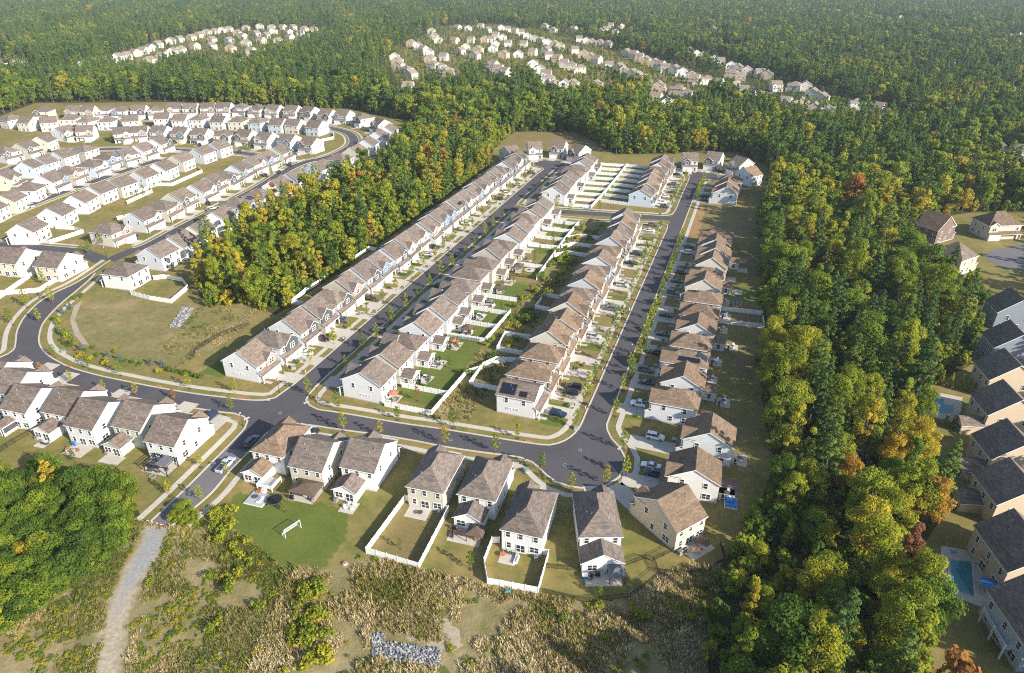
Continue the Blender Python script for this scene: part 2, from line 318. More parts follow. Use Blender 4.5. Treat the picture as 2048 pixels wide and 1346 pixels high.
gy = random.Random(17)
rs = lambda *a: [L(a[i], a[i + 1]) for i in range(0, len(a), 2)]
for rr, s0, n, pitch in (((-124, -118.6), 137.8, 23, 10.65), ((-104.4, -98), 140, 16, 10.65), ((-42, -35.4), 147.2, 15, 10.62), ((-21.1, -14.5), 157.5, 13, 10.9), ((-84.4, -71.4), 145, 15, 10.65), ((-145, -137), 137.8, 23, 10.65), ((-70, -54.8), 326, 8, 10.4), ((-84.5, -71), 321, 8, 10.4), ((-2, 12), 157.5, 13, 10.9)):
    for k in range(n):
        m_ = gy.choice(['lawn_green', 'lawn_dry', None, None, 'lawn_dry'] if rr[0] > -60 or rr[0] < -120 else ['lawn_green', 'lawn_dry', 'lawn_green', None])
        if m_: e = s0 + pitch * k; polysheet('yard_grass', [L(rr[0], e - pitch / 2), L(rr[1], e - pitch / 2), L(rr[1], e + pitch / 2 - .2), L(rr[0], e + pitch / 2 - .2)], .026, m_)
main_outline = px(-60, 752, 0, 739, 15.6, 735, 46.8, 733.8, 67.6, 739, 85.8, 749.4, 117, 763.7, 156, 771.5, 208, 783, 260, 793.6, 312, 802.7, 390, 815.7, 442, 823.5, 468, 826, 488.8, 832.6, 496.6, 841.7, 491.4, 856,
    457.6, 892.4, 416, 934, 364, 986, 299, 1047, 335, 1057, 416, 991, 457, 944, 500, 900, 530, 868, 552, 853, 580, 848, 623.6, 850, 662.6, 856, 699, 861, 758.8, 869, 829, 880.7, 888.4, 892.4, 956, 902.8, 1008, 909.3,
    1041.8, 914.5, 1065, 923.6, 1080.8, 936.6, 1093.8, 949.6, 1112, 962.6, 1138, 971.7, 1184.8, 975.6, 1216, 967.8, 1236.8, 953.5, 1247, 934, 1248.5, 915.8, 1239.4, 897.6, 1221, 876.8, 1213.4, 861.2, 1212, 850.8, 1221, 818,
    1174, 824, 1164, 848, 1151, 866.4, 1130, 882, 1099, 891, 1060, 887.2, 1008, 879.4, 930, 866.4, 865, 856, 800, 847, 686, 827.4, 634, 819.6, 618.4, 811.8, 610.6, 801.4, 620, 782, 583, 772, 569, 783, 550.8, 796.2, 524.8, 801.4,
    485.8, 800, 452, 796, 390, 788.4, 312, 775.4, 247, 762.4, 192.4, 750.7, 141.5, 736, 113.7, 723, 91, 708, 78.3, 690, 77, 672.6, 83.4, 650, 98.5, 629.7, 121, 607, 149, 584, 177, 560, 189.5, 546, 205, 536, 222, 520,
    192, 541, 151.6, 566.5, 108.6, 586.8, 75.8, 607, 48, 637, 35.4, 662.5, 32.8, 682.8, 27.8, 700, 0, 715.6, -60, 730)
polysheet('road', main_outline, .040, 'asphalt')
def arc(r, s, R, a0, a1, n=14): return [L(r + R * math.cos(R_(a0 + (a1 - a0) * k / n)), s + R * math.sin(R_(a0 + (a1 - a0) * k / n))) for k in range(n + 1)]
ribbon('road', rs(-28.15, 143, -28.15, 396), -3.05, 3.05, .03, .044, 'asphalt', False)
polysheet('road_turning_circle', arc(-24.6, 400.5, 8.2, 0, 350), .048, 'asphalt')
ribbon('road', rs(-111.5, 132, -111.5, 392), -3.1, 3.1, .03, .052, 'asphalt', False)
polysheet('road_turning_circle', arc(-114.4, 395, 9.6, 0, 350), .056, 'asphalt')
ribbon('road', rs(-110, 308.6, -86, 311.6, -43, 317.6, -29, 319.3), -2.9, 2.9, .03, .060, 'asphalt')
polysheet('stub_road_surface', px(455, 897, 497, 905, 456, 946, 415, 992, 337, 1056, 300, 1046.5, 364, 987, 416, 935), .064, 'old_asphalt')

K1 = px(-60, 752, 0, 739, 15.6, 735, 46.8, 733.8, 67.6, 739, 85.8, 749.4, 117, 763.7, 156, 771.5, 208, 783, 260, 793.6, 312, 802.7, 390, 815.7, 442, 823.5, 468, 826, 488.8, 832.6, 496.6, 841.7, 491.4, 856, 457.6, 892.4, 416, 934, 364, 986, 299, 1047)
K2 = px(335, 1057, 416, 991, 457, 944, 500, 900, 530, 868, 552, 853, 580, 848, 623.6, 850, 662.6, 856, 699, 861, 758.8, 869, 829, 880.7, 888.4, 892.4, 956, 902.8, 1008, 909.3,
    1041.8, 914.5, 1065, 923.6, 1080.8, 936.6, 1093.8, 949.6, 1112, 962.6, 1138, 971.7, 1184.8, 975.6, 1216, 967.8, 1236.8, 953.5, 1247, 934, 1248.5, 915.8, 1239.4, 897.6, 1221, 876.8, 1213.4, 861.2, 1212, 850.8) \
    + rs(-25.1, 156, -25.1, 200, -25.1, 260, -25.1, 330, -25.1, 385, -23, 392) + arc(-24.6, 400.5, 8.2, -55, 200) + rs(-31.2, 392, -31.2, 360, -31.2, 330, -33, 324, -36, 321.6, -43, 320.8, -86, 314.8, -102, 312.8, -106.5, 314.5, -108.4, 319, -108.4, 350, -108.4, 384) \
    + arc(-114.4, 395, 9.6, -45, 225) + rs(-114.6, 384, -114.6, 370, -114.6, 320, -114.6, 240, -114.6, 160, -114.6, 140)
K4 = rs(-114.6, 160, -114.6, 140) + px(569, 783, 550.8, 796.2, 524.8, 801.4, 485.8, 800, 452, 796, 390, 788.4, 312, 775.4, 247, 762.4, 192.4, 750.7, 141.5, 736, 113.7, 723, 91, 708, 78.3, 690, 77, 672.6, 83.4, 650, 98.5, 629.7, 121, 607, 149, 584, 177, 560, 189.5, 546)
K3 = rs(-70, 305.6, -43, 311.2, -37, 312.2, -33, 310.5, -31.2, 306, -31.2, 280, -31.2, 200, -31.2, 160) + px(1174, 824, 1164, 848, 1151, 866.4, 1130, 882, 1099, 891, 1060, 887.2, 1008, 879.4, 930, 866.4, 865, 856, 800, 847, 686, 827.4, 634, 819.6, 618.4, 811.8, 610.6, 801.4) \
    + rs(-108.4, 138, -108.4, 160, -108.4, 230, -108.4, 298, -106.5, 303, -102, 304.6, -70, 306.6)
K5 = px(222, 520, 192, 541, 151.6, 566.5, 108.6, 586.8, 75.8, 607, 48, 637, 35.4, 662.5, 32.8, 682.8, 27.8, 700, 0, 715.6, -60, 730)
for kk in (K1, K2[:-1], K4, K3, K5):
    ribbon('kerb', kk, -.05, .42, 0, .13, 'kerb')
    ribbon('pavement', kk, 2.5, 3.95, 0, .07, 'concrete')
# streets of the estate beyond the tree strip
for k, q in enumerate([(218, 522, 260, 503, 300, 490, 380, 447, 509, 380, 574, 340, 612, 324, 645, 317, 682, 304, 706, 288, 704, 272, 685, 262, 640, 253, 560, 245, 400, 240, 200, 240, 40, 246, -160, 252),
                       (600, 326, 530, 314, 470, 305, 345, 300, 225, 298, 100, 303, -100, 318), (-120, 470, 0, 432, 98, 395, 190, 362, 260, 338, 330, 316), (205, 522, 160, 504, 90, 497, 0, 490, -160, 488), (-120, 385, 0, 345, 60, 322, 110, 304)]):
    ln = px(*q)
    ribbon('road', ln, -3.0, 3.0, .03, .044 + k * .004, 'asphalt')
    if k == 0: ln = px(268, 500, 300, 490, 380, 447, 509, 380, 574, 340, 612, 324, 645, 317, 682, 304, 706, 288, 704, 272, 685, 262, 640, 253, 560, 245, 400, 240, 200, 240, 40, 246, -160, 252)
    if k == 3: ln = px(148, 502, 90, 497, 0, 490, -160, 488)
    if k == 1: ln = px(570, 320, 530, 314, 470, 305, 345, 300, 225, 298, 100, 303, -100, 318)
    for a, c in ((-3.4, -2.95), (2.95, 3.4)): ribbon('kerb', ln, a, c, 0, .12, 'kerb')
    for a, c in ((-6.4, -5.1), (5.1, 6.4)): ribbon('pavement', ln, a, c, 0, .07, 'concrete')
polysheet('road', px(1965, 512, 1985, 500, 2048, 488, 2200, 478, 2200, 548, 2048, 542, 2005, 536), .04, 'old_asphalt')

# ------------------------------------------------------------------ houses
def gable_roof_mesh(w, d, h, p, axis, mat, over=.38, end=.3, th=.2):
    """gable roof on a w (x) by d (y) box with walls h high; axis = direction of the ridge"""
    b = MB(); half = (d if axis == 'x' else w) / 2; ln = (w if axis == 'x' else d) / 2 + end
    e = half + over; zt = h - over * p + th; rz = h + half * p + th
    prof = [(-e, zt - th), (-e, zt), (0, rz), (e, zt), (e, zt - th), (0, rz - th)]
    def pt(a, t, z): return (t, a, z) if axis == 'x' else (-a, t, z)
    for i, j, m in ((0, 1, 'trim'), (1, 2, mat), (2, 3, mat), (3, 4, 'trim'), (4, 5, 'trim'), (5, 0, 'trim')):
        a, c = prof[i], prof[j]
        b.face([pt(a[0], -ln, a[1]), pt(a[0], ln, a[1]), pt(c[0], ln, c[1]), pt(c[0], -ln, c[1])][::-1] if False else [pt(a[0], ln, a[1]), pt(a[0], -ln, a[1]), pt(c[0], -ln, c[1]), pt(c[0], ln, c[1])], m)
    for t in (-ln, ln):
        q = [pt(a, t, z) for a, z in (prof[0], prof[1], prof[2], prof[5])]; b.face(q, 'trim')
        q = [pt(a, t, z) for a, z in (prof[5], prof[2], prof[3], prof[4])]; b.face(q, 'trim')
    return b
def hip_roof_mesh(w, d, h, p, mat, over=.4, th=.2):
    b = MB(); W = w / 2 + over; D = d / 2 + over; z0 = h - .15; z1 = h + .05
    rise = min(W, D) * p; rx = max(W - D, 0); ry = max(D - W, 0); zr = z1 + rise
    c = [(-W, -D), (W, -D), (W, D), (-W, D)]
    for k in range(4): a, q = c[k], c[(k + 1) % 4]; b.face([(*a, z0), (*q, z0), (*q, z1), (*a, z1)], 'trim')
    b.face([(*q, z0) for q in c[::-1]], 'trim')
    if ry >= rx:
        A = (0, -ry, zr); B = (0, ry, zr)
        b.face([(-W, -D, z1), (W, -D, z1), A], mat); b.face([(W, D, z1), (-W, D, z1), B], mat)
        b.face([(W, -D, z1), (W, D, z1), B, A] if ry > .01 else [(W, -D, z1), (W, D, z1), B], mat); b.face([(-W, D, z1), (-W, -D, z1), A, B] if ry > .01 else [(-W, D, z1), (-W, -D, z1), A], mat)
    else:
        A = (-rx, 0, zr); B = (rx, 0, zr)
        b.face([(-W, D, z1), (-W, -D, z1), A], mat); b.face([(W, -D, z1), (W, D, z1), B], mat)
        b.face([(-W, -D, z1), (W, -D, z1), B, A], mat); b.face([(W, D, z1), (-W, D, z1), A, B], mat)
    return b
def shed_roof_mesh(w, d, hlow, hhigh, mat, over=.3, th=.16):
    """low edge at y=-d/2 (front), high edge at y=+d/2"""
    b = MB(); W = w / 2 + .2; p = (hhigh - hlow) / d; y0 = -d / 2 - over; z0 = hlow - over * p + .03; y1 = d / 2; z1 = hhigh + .03
    b.face([(-W, y0, z0 + th), (W, y0, z0 + th), (W, y1, z1 + th), (-W, y1, z1 + th)], mat)
    b.face([(-W, y0, z0), (-W, y1, z1), (W, y1, z1), (W, y0, z0)], 'trim')
    b.face([(-W, y0, z0), (W, y0, z0), (W, y0, z0 + th), (-W, y0, z0 + th)], 'trim')
    for x in (-W, W): b.face([(x, y0, z0), (x, y1, z1), (x, y1, z1 + th), (x, y0, z0 + th)], 'trim')
    return b
def wall_mesh(w, d, h, p, axis, mat, base=0.0):
    b = MB(); x, y = w / 2, d / 2
    b.box(-x, x, -y, y, base, h, mat, bottom=False)
    if axis == 'x':
        for s in (-1, 1): q = [(s * x, -y, h), (s * x, y, h), (s * x, 0, h + y * p)]; b.face(q if s > 0 else q[::-1], mat)
    elif axis == 'y':
        for s in (-1, 1): q = [(-x, s * y, h), (x, s * y, h), (0, s * y, h + x * p)]; b.face(q if s < 0 else q[::-1], mat)
    return b
def window_mesh(w, h, mull=1):
    """opening in the plane y=0 seen from -y: frame proud of the wall; pane is a separate mesh"""
    b = MB(); t = .11
    for x0, x1, z0, z1 in ((-w / 2 - t, -w / 2, -h / 2 - t, h / 2 + t), (w / 2, w / 2 + t, -h / 2 - t, h / 2 + t), (-w / 2, w / 2, h / 2, h / 2 + t), (-w / 2, w / 2, -h / 2 - t, -h / 2)):
        b.box(x0, x1, -.07, .02, z0, z1, 'trim')
    b.box(-w / 2, w / 2, -.045, .02, -.035, .035, 'trim')
    for k in range(1, mull): x = -w / 2 + w * k / mull; b.box(x - .05, x + .05, -.05, .02, -h / 2, -.035, 'trim'); b.box(x - .05, x + .05, -.05, .02, .035, h / 2, 'trim')
    return b
def pane_mesh(w, h):
    b = MB(); b.face([(-w / 2, -.022, -h / 2), (w / 2, -.022, -h / 2), (w / 2, -.022, h / 2), (-w / 2, -.022, h / 2)], 'glass'); return b
def garage_mesh(w=4.7, h=2.15):
    b = MB(); n = 4
    for k in range(n): b.box(-w / 2, w / 2, -.05, .02, k * h / n + .015, (k + 1) * h / n - .015, 'door_white')
    b.box(-w / 2 - .1, -w / 2, -.07, .02, 0, h + .1, 'trim'); b.box(w / 2, w / 2 + .1, -.07, .02, 0, h + .1, 'trim'); b.box(-w / 2, w / 2, -.07, .02, h, h + .1, 'trim')
    b.box(-w / 2, w / 2, -.02, .015, .01, h, 'dark_grey')
    return b
def door_mesh(mat, w=.95, h=2.1):
    b = MB(); b.box(-w / 2, w / 2, -.04, .02, .02, h, mat)
    b.box(-w / 2 - .1, -w / 2, -.07, .02, 0, h + .1, 'trim'); b.box(w / 2, w / 2 + .1, -.07, .02, 0, h + .1, 'trim'); b.box(-w / 2, w / 2, -.07, .02, h, h + .1, 'trim')
    b.tube((w / 2 - .12, -.09, 1), (w / 2 - .12, -.03, 1), .03, .03, 'rim', 5)
    return b
def vent_mesh():
    b = MB(); b.tube((0, 0, -.3), (0, 0, .45), .07, .07, 'mid_grey', 6); b.box(-.16, .16, -.16, .16, -.2, .02, 'mid_grey'); return b
def panel_mesh():
    b = MB(); b.box(-.5, .5, -.83, .83, 0, .05, 'rim', top='solar'); return b
def windowpart(root, x, y, z, rz, kind='s', detail=2):
    w, h, mu = dict(s=(.9, 1.45, 1), d=(1.8, 1.45, 2), q=(.5, .5, 1), t=(2.7, 1.45, 3), g=(1.8, 2.05, 2), b=(.75, 1.1, 1))[kind]
    if detail >= 2:
        o = add('window', cached(('win', kind), lambda: window_mesh(w, h, mu).mesh('window')), root, (x, y, z), rz)
        add('pane', cached(('pane', kind), lambda: pane_mesh(w, h).mesh('pane')), o)
    else:
        def mk():
            b = window_mesh(w, h, mu); b.face([(-w / 2, -.022, -h / 2), (w / 2, -.022, -h / 2), (w / 2, -.022, h / 2), (-w / 2, -.022, h / 2)], 'glass'); return b.mesh('window')
        o = add('window', cached(('winp', kind), mk), root, (x, y, z), rz)
    return o
HOUSES = []          # (centre, radius) for keeping trees away
def house(center, face, label, group=None, name='house', W=8.4, D=11.8, h=5.7, p=.6, roof='x', wall='white', shing='roof_brown', accent=None, cross=1, cw=4.2, skirt=True,
          wing=None, wing_roof='y', side=1, detail=2, solar=None, garage=True, cat='house', front=True, hipx=False, brickfront=False):
    """front of the house looks along `face` (a ground vector); local -y is the front"""
    a = math.atan2(face[0], -face[1])
    root = thing(name, label, cat, (center[0], center[1], 0), a, group)
    HOUSES.append((center[0], center[1], face[0], face[1]))
    wm = 'wall_' + wall; x, y = W / 2, D / 2; q = lambda v: round(v, 2)
    ax = roof if roof in 'xy' else None
    add('wall', cached(('wall', q(W), q(D), q(h), p, ax, wm), lambda: wall_mesh(W, D, h, p, ax, wm, .3).mesh('wall', True)), root)
    add('foundation', cached(('fnd', q(W), q(D)), lambda: (lambda b: (b.box(-x - .03, x + .03, -y - .03, y + .03, 0, .38, 'foundation', False), b)[1])(MB()).mesh('foundation')), root)
    if roof in 'xy': rf = add('roof', cached(('rf', q(W), q(D), q(h), p, ax, shing), lambda: gable_roof_mesh(W, D, h, p, ax, shing).mesh('roof', True)), root)
    else: rf = add('roof', cached(('hip', q(W), q(D), q(h), p, shing), lambda: hip_roof_mesh(W, D, h, p, shing).mesh('roof', True)), root)
    if roof == 'x': zroof = lambda px_, py_: h + (y - abs(py_)) * p + .2
    elif roof == 'y': zroof = lambda px_, py_: h + (x - abs(px_)) * p + .2
    else: zroof = lambda px_, py_: h + .05 + min(x + .4 - abs(px_), y + .4 - abs(py_)) * p
    if detail >= 1:
        for vx, vy in ((.18 * W * side, .2 * D), (-.2 * W * side, .3 * D), (.3 * W * side, .12 * D))[:2 + (detail > 1)]:
            add('vent_pipe', cached('vent', lambda: vent_mesh().mesh('vent_pipe')), rf, (vx, vy, zroof(vx, vy)))
    # front: garage / porch skirt and cross gable
    yf = -y
    if front:
        ac = 'wall_' + (accent or wall)
        if skirt:
            sd = 1.5
            gx = -side * (W / 2 - 2.75)                      # garage bay
            add('garage_bay', cached(('gb', q(W), wm), lambda: (lambda b: (b.box(-2.75, 2.75, -sd / 2, sd / 2, 0, 2.75, wm, False), b)[1])(MB()).mesh('garage_bay')), root, (gx, yf - sd / 2 + .01, 0))
            add('porch_roof', cached(('sk', q(W), shing), lambda: shed_roof_mesh(W, sd, 2.75, 3.65, shing).mesh('porch_roof', True)), root, (0, yf - sd / 2 + .02, 0))
            if garage: add('garage_door', cached('gar', lambda: garage_mesh().mesh('garage_door')), root, (gx, yf - sd + .01, 0))
            add('front_door', cached(('fd', 'door_dark'), lambda: door_mesh('door_dark').mesh('front_door')), root, (side * (W / 2 - 1.3), yf, 0))
            add('porch_post', cached('pp', lambda: (lambda b: (b.box(-.1, .1, -.1, .1, 0, 2.75, 'trim'), b)[1])(MB()).mesh('porch_post')), root, (side * (W / 2 - .2), yf - sd + .15, 0))
        if cross:
            gx = -side * (W / 2 - cw / 2 - .15) if cross == 1 else 0
            prj = .5; pen = cw / 2 * (p / .6) + .3 if roof == 'x' else cw / 2 + 1.2
            gh = h; pp = .72
            dep = prj + .6
            add('front_gable', cached(('fg', q(cw), q(gh), ac), lambda: wall_mesh(cw, dep, gh, pp, 'y', ac, 3.3).mesh('front_gable', True)), root, (gx, yf - prj + dep / 2, 0))
            rd = prj + pen
            add('gable_roof', cached(('fgr', q(cw), q(gh), q(rd), shing), lambda: gable_roof_mesh(cw, rd, gh, pp, 'y', shing, .3, .3).mesh('gable_roof', True)), root, (gx, yf - prj + rd / 2, 0))
            windowpart(root, gx, yf - prj, 4.7, 0, 'd', detail)
        if cross == 1: windowpart(root, side * (W / 2 - 1.6), yf, 4.65, 0, 's', detail)
        elif not cross:
            for wx in (-.3, 0, .3): windowpart(root, wx * W, yf, 4.65, 0, 's', detail)
    # rear wing (single storey)
    yb = y
    wx0 = None
    if wing:
        wo, ww, wd = wing; wh = 2.8
        add('rear_wing', cached(('rw', q(ww), q(wd), wm, wing_roof), lambda: wall_mesh(ww, wd, wh, .55, wing_roof, wm, 0).mesh('rear_wing', True)), root, (wo, y + wd / 2 - .02, 0))
        rd = wd + .9 if wing_roof == 'y' else wd
        add('wing_roof', cached(('rwr', q(ww), q(wd), shing, wing_roof), lambda: gable_roof_mesh(ww, rd, wh, .55, wing_roof, shing).mesh('wing_roof', True)), root, (wo, y + wd - rd / 2 - .02, 0))
        wx0 = wo
        if detail >= 1:
            windowpart(root, wo - ww * .22, y + wd - .02, 1.12, PI, 'g', detail); windowpart(root, wo + ww * .25, y + wd - .02, 1.45, PI, 'd', detail)
            windowpart(root, wo + ww / 2, y + wd / 2, 1.5, PI / 2, 's', detail)
    if detail >= 1:
        for k, wx in enumerate((-.36, -.02 * side, .34)): windowpart(root, wx * W, yb, 4.55, PI, 's', detail)
        if not wing:
            windowpart(root, -.33 * W, yb, 1.6, PI, 'd', detail); windowpart(root, .02 * W, yb, 1.12, PI, 'g', detail); windowpart(root, .32 * W, yb, 1.6, PI, 's', detail)
        for sx in (-1, 1):
            windowpart(root, sx * x, -.22 * D, 4.55, sx * PI / 2, 's', detail); windowpart(root, sx * x, .24 * D, 4.55, sx * PI / 2, 's', detail)
            if detail >= 2:
                if (sx > 0) == (side > 0):
                    for k in range(4): windowpart(root, sx * x, -.05 * D + k * .95, 2.0, sx * PI / 2, 'q', detail)
                else: windowpart(root, sx * x, .28 * D, 1.6, sx * PI / 2, 'd', detail); windowpart(root, sx * x, -.05 * D, 1.6, sx * PI / 2, 's', detail)
    if solar:
        # (slope, columns, rows, offset along slope edge) ; slope: 'e' +x, 'w' -x, 'b' back, 'f' front
        for slope, nc, nr, off, up in solar:
            pe = math.atan(p)
            for i in range(nc):
                for j in range(nr):
                    u = off + (i - (nc - 1) / 2) * 1.05; v = up + j * 1.72
                    o = add('solar_panel', cached('sp', lambda: panel_mesh().mesh('solar_panel')), rf)
                    rn = v * math.cos(pe); z = h + rn * p + .33
                    if slope == 'e': o.location = (x - rn, u, z); o.rotation_euler = (pe, 0, PI / 2)
                    elif slope == 'w': o.location = (-x + rn, u, z); o.rotation_euler = (pe, 0, -PI / 2)
                    elif slope == 'f': o.location = (u, -y + rn, z); o.rotation_euler = (pe, 0, 0)
                    else: o.location = (u, y - rn, z); o.rotation_euler = (pe, 0, PI)
    return root

def rot2(v, deg):
    c, s = math.cos(R_(deg)), math.sin(R_(deg)); return Vector((v.x * c + v.y * s, -v.x * s + v.y * c, 0))       # clockwise
CN = dict(white='white', cream='cream', greige='beige-grey', pale_blue='pale blue-grey', sage='sage-grey', pale_grey='pale grey', tan='tan', brick='brown brick')
def slab(name, c, along, w, l, z, mat='concrete'):
    """rectangular slab: starts at c, runs l metres along `along`, w wide"""
    t = Vector(along).normalized(); n = Vector((t.y, -t.x, 0)); c = Vector((c[0], c[1], 0))
    polysheet(name, [c + n * w / 2, c - n * w / 2, c - n * w / 2 + t * l, c + n * w / 2 + t * l], z, mat, .05)
def short(t): return t if len(t.split()) <= 15 else t.replace(' the ', ' ')
HL = {}              # house roots by (row, index)
def row(key, phrase, items, faceV, setback, group, base):
    """items: (r, s, overrides)"""
    for k, (r, s, ov) in enumerate(items, 1):
        d = dict(base); d.update(ov); tilt = d.pop('tilt', 0); dlen = d.pop('dlen', None)
        f = rot2(faceV, tilt)
        sh = {'roof_brown': '', 'roof_grey': '', 'roof_tan': ''}
        lab = f"{CN[d.get('wall', 'white')]} two-storey house, {ORD[k]} {phrase}"
        c = L(r + rg.uniform(-.6, .6) * (len(items) > 6), s); o = house(c, f, short(lab), group, **d); HL[key, k] = o
        sd = d.get('side', 1); W = d.get('W', 8.4); D = d.get('D', 11.8)
        xa = Vector((-f.y, f.x, 0))                       # local +x
        gx = -sd * (W / 2 - 2.75)
        slab('driveway', c + xa * gx + f * (D / 2 + 1.5), f, 4.9, dlen or setback - 1.9, .085)
        slab('front_walk', c + xa * (sd * (W / 2 - 1.3)) + f * (D / 2), f, 1.1, 3.2, .082)
rg = random.Random(3)
def pick(): return rg.choice(['white', 'white', 'white', 'pale_grey', 'cream', 'white', 'greige', 'pale_blue'])
def vary(i, warm=False, hipp=.3):
    d = dict(shing=rg.choice(['roof_brown', 'roof_grey', 'roof_grey']), side=1 if i % 2 else -1, wall=rg.choice(['white', 'cream', 'white', 'cream', 'pale_grey']) if warm else pick(), D=round(rg.uniform(11.2, 12.2), 1))
    d['roof'] = 'h' if rg.random() < hipp else 'x'
    d['accent'] = rg.choice([None, 'charcoal', 'taupe', None, 'slate_blue', 'charcoal'])
    d['cw'] = rg.choice([4.4, 5.0, 5.4, 6.0]); d['p'] = rg.choice([.54, .6, .66]); d['h'] = rg.choice([5.5, 5.7, 5.9])
    return d
# row backing onto the tree strip (faces +r)
G1 = 'houses along the two parallel streets'
it = []
for i in range(24):
    d = vary(i, hipp=.2); d['wing'] = (rg.choice([-1.6, 1.6]), 4.6, 3.4) if rg.random() < .75 else None
    d['detail'] = 2 if i < 9 else 1
    if i == 0: d.update(wall='white', roof='x', accent='taupe', side=-1, wing=(1.6, 5, 3.4), D=12)
    if i == 1: d.update(wall='white', accent='charcoal', side=-1, wing=(1.4, 4.6, 3.4))
    if i == 2: d.update(wall='white', accent='charcoal', side=-1)
    if i == 3: d.update(wall='greige', accent='charcoal')
    if i == 14: d.update(solar=[('f', 4, 1, 0, 2.0)])
    it.append((-130.6, 137.8 + 10.65 * i, d))
row('tree', 'from the main road in the row backing onto the tree strip', it, RV, 9.9, G1, {})
# row on the other side of that street (faces -r, backs onto the swale)
it = []
for i in range(16):
    d = vary(i, hipp=.35); d['wing'] = (rg.choice([-1.7, 1.7]), 4.6, 3.6) if rg.random() < .6 else None; d['detail'] = 2 if i < 9 else 1
    if i == 0: d.update(wall='white', roof='x', side=1, wing=None, D=12.2)
    if i == 1: d.update(wall='cream', roof='x', wing=(1.6, 4.8, 3.8))
    if i == 2: d.update(wall='white', roof='h', wing=(1.6, 4.6, 3.8))
    if i in (3, 5): d.update(wall='white', roof='x')
    it.append((-91.2, 140 + 10.65 * i, d))
row('swale', 'from the main road in the row between shaded kerb and swale', it, -RV, 9.8, G1, {})
it = []
for i in range(7):
    d = vary(i); d['wing'] = (rg.choice([-1.7, 1.7]), 4.6, 3.4) if i % 2 == 0 else None; d['detail'] = 1
    if i == 0: d.update(wall='white', roof='x')
    it.append((-90.5, 326 + 10.8 * i, d))
row('swale_far', 'past the cross street in the row with many white yard fences', it, -RV, 9.6, G1, {})
# row facing the right hand street from the swale side (faces +r)
it = []
for i in range(15):
    d = vary(i, True, .4); d['detail'] = 2 if i < 9 else 1; d['shing'] = 'roof_tan' if i % 3 == 1 else 'roof_brown'
    if i == 0: d.update(wall='white', roof='y', p=.5, D=10.6, side=-1, cross=0, solar=[('w', 4, 2, 2.4, 1.1), ('w', 2, 1, -2, 1.1)])
    if i == 1: d.update(wall='cream', roof='h', shing='roof_tan', side=1)
    if i == 2: d.update(wall='cream', roof='h', shing='roof_tan')
    if i in (3, 4, 5): d.update(wall='cream', roof='x', shing='roof_tan')
    it.append((-48.6 - (.6 if i else 0), 147.2 + 10.62 * i, d))
row('mid', 'from the road bend in the row facing the wood-side street', it, RV, 9.6, G1, {})
it = []
for i in range(7):
    d = vary(i, True); d['detail'] = 1; d['shing'] = 'roof_tan' if i % 2 else 'roof_brown'
    if i == 0: d.update(wall='pale_blue', roof='x')
    it.append((-48.6, 336 + 10.7 * i, d))
row('mid_far', 'past the cross street in the row facing the wood-side street', it, RV, 9.6, G1, {})
# row backing onto the big wood (faces -r)
it = []
S = [129.6, 144.0] + [157.5 + 10.9 * k for k in range(13)]
for i, s in enumerate(S):
    d = vary(i, True, .35); d['detail'] = 2 if i < 9 else 1; d['shing'] = 'roof_tan'; d['wing'] = (rg.choice([-1.6, 1.6]), 4.6, 3.6) if i in (2, 3, 6, 10, 12) else None
    r = -8.2
    if i == 0: r = -1.0; d.update(wall='white', roof='x', tilt=-3, cw=5, side=-1, dlen=9)
    elif i == 1: r = .8; d.update(wall='white', roof='x', side=-1, dlen=12)
    elif i == 2: d.update(wall='white', roof='h', wing=(1.6, 4.6, 3.6))
    elif i == 3: d.update(wall='white', roof='x')
    elif i == 4: d.update(roof='h', p=.5, D=12.6, wall='white', solar=[('e', 6, 1, 1.0, 1.6), ('b', 3, 2, 0, 1.2)])
    elif i == 5: d.update(roof='h')
    elif i == 6: d.update(roof='x')
    elif i == 10: d.update(roof='h', p=.55, solar=[('b', 4, 2, 0, 1.0)])
    it.append((r, s, d))
row('wood', 'from the turning bulb in the row backing onto the big wood', it, -RV, 9.6, G1, {})
it = [(-9.5, 353, dict(wall='pale_grey', roof='x', detail=1, side=-1)), (-9.5, 364, dict(wall='cream', detail=1)), (-8.5, 375, dict(wall='white', roof='h', detail=1)), (0, 392, dict(wall='white', detail=1, tilt=40, dlen=8))]
row('wood_far', 'past the vacant lot in the row backing onto the big wood', it, -RV, 9.6, G1, dict(shing='roof_tan'))
it = [(-34, 413, dict(wall='white', accent='charcoal', tilt=-10)), (-20.5, 419.5, dict(wall='white', accent='charcoal', tilt=10)), (-5, 412, dict(wall='greige', tilt=40))]
row('head', 'along the far turning circle by the tall trees', it, -SV, 8, G1, dict(detail=1))
it = [(-139, 394, dict(wall='white', tilt=-55)), (-128.5, 409, dict(wall='white', tilt=-25)), (-114.5, 416, dict(wall='white', accent='charcoal', tilt=0)), (-100, 411, dict(wall='white', accent='charcoal', tilt=25))]
row('field', 'round the turning circle beside the mown field', it, -SV, 8, G1, dict(detail=1, dlen=6))
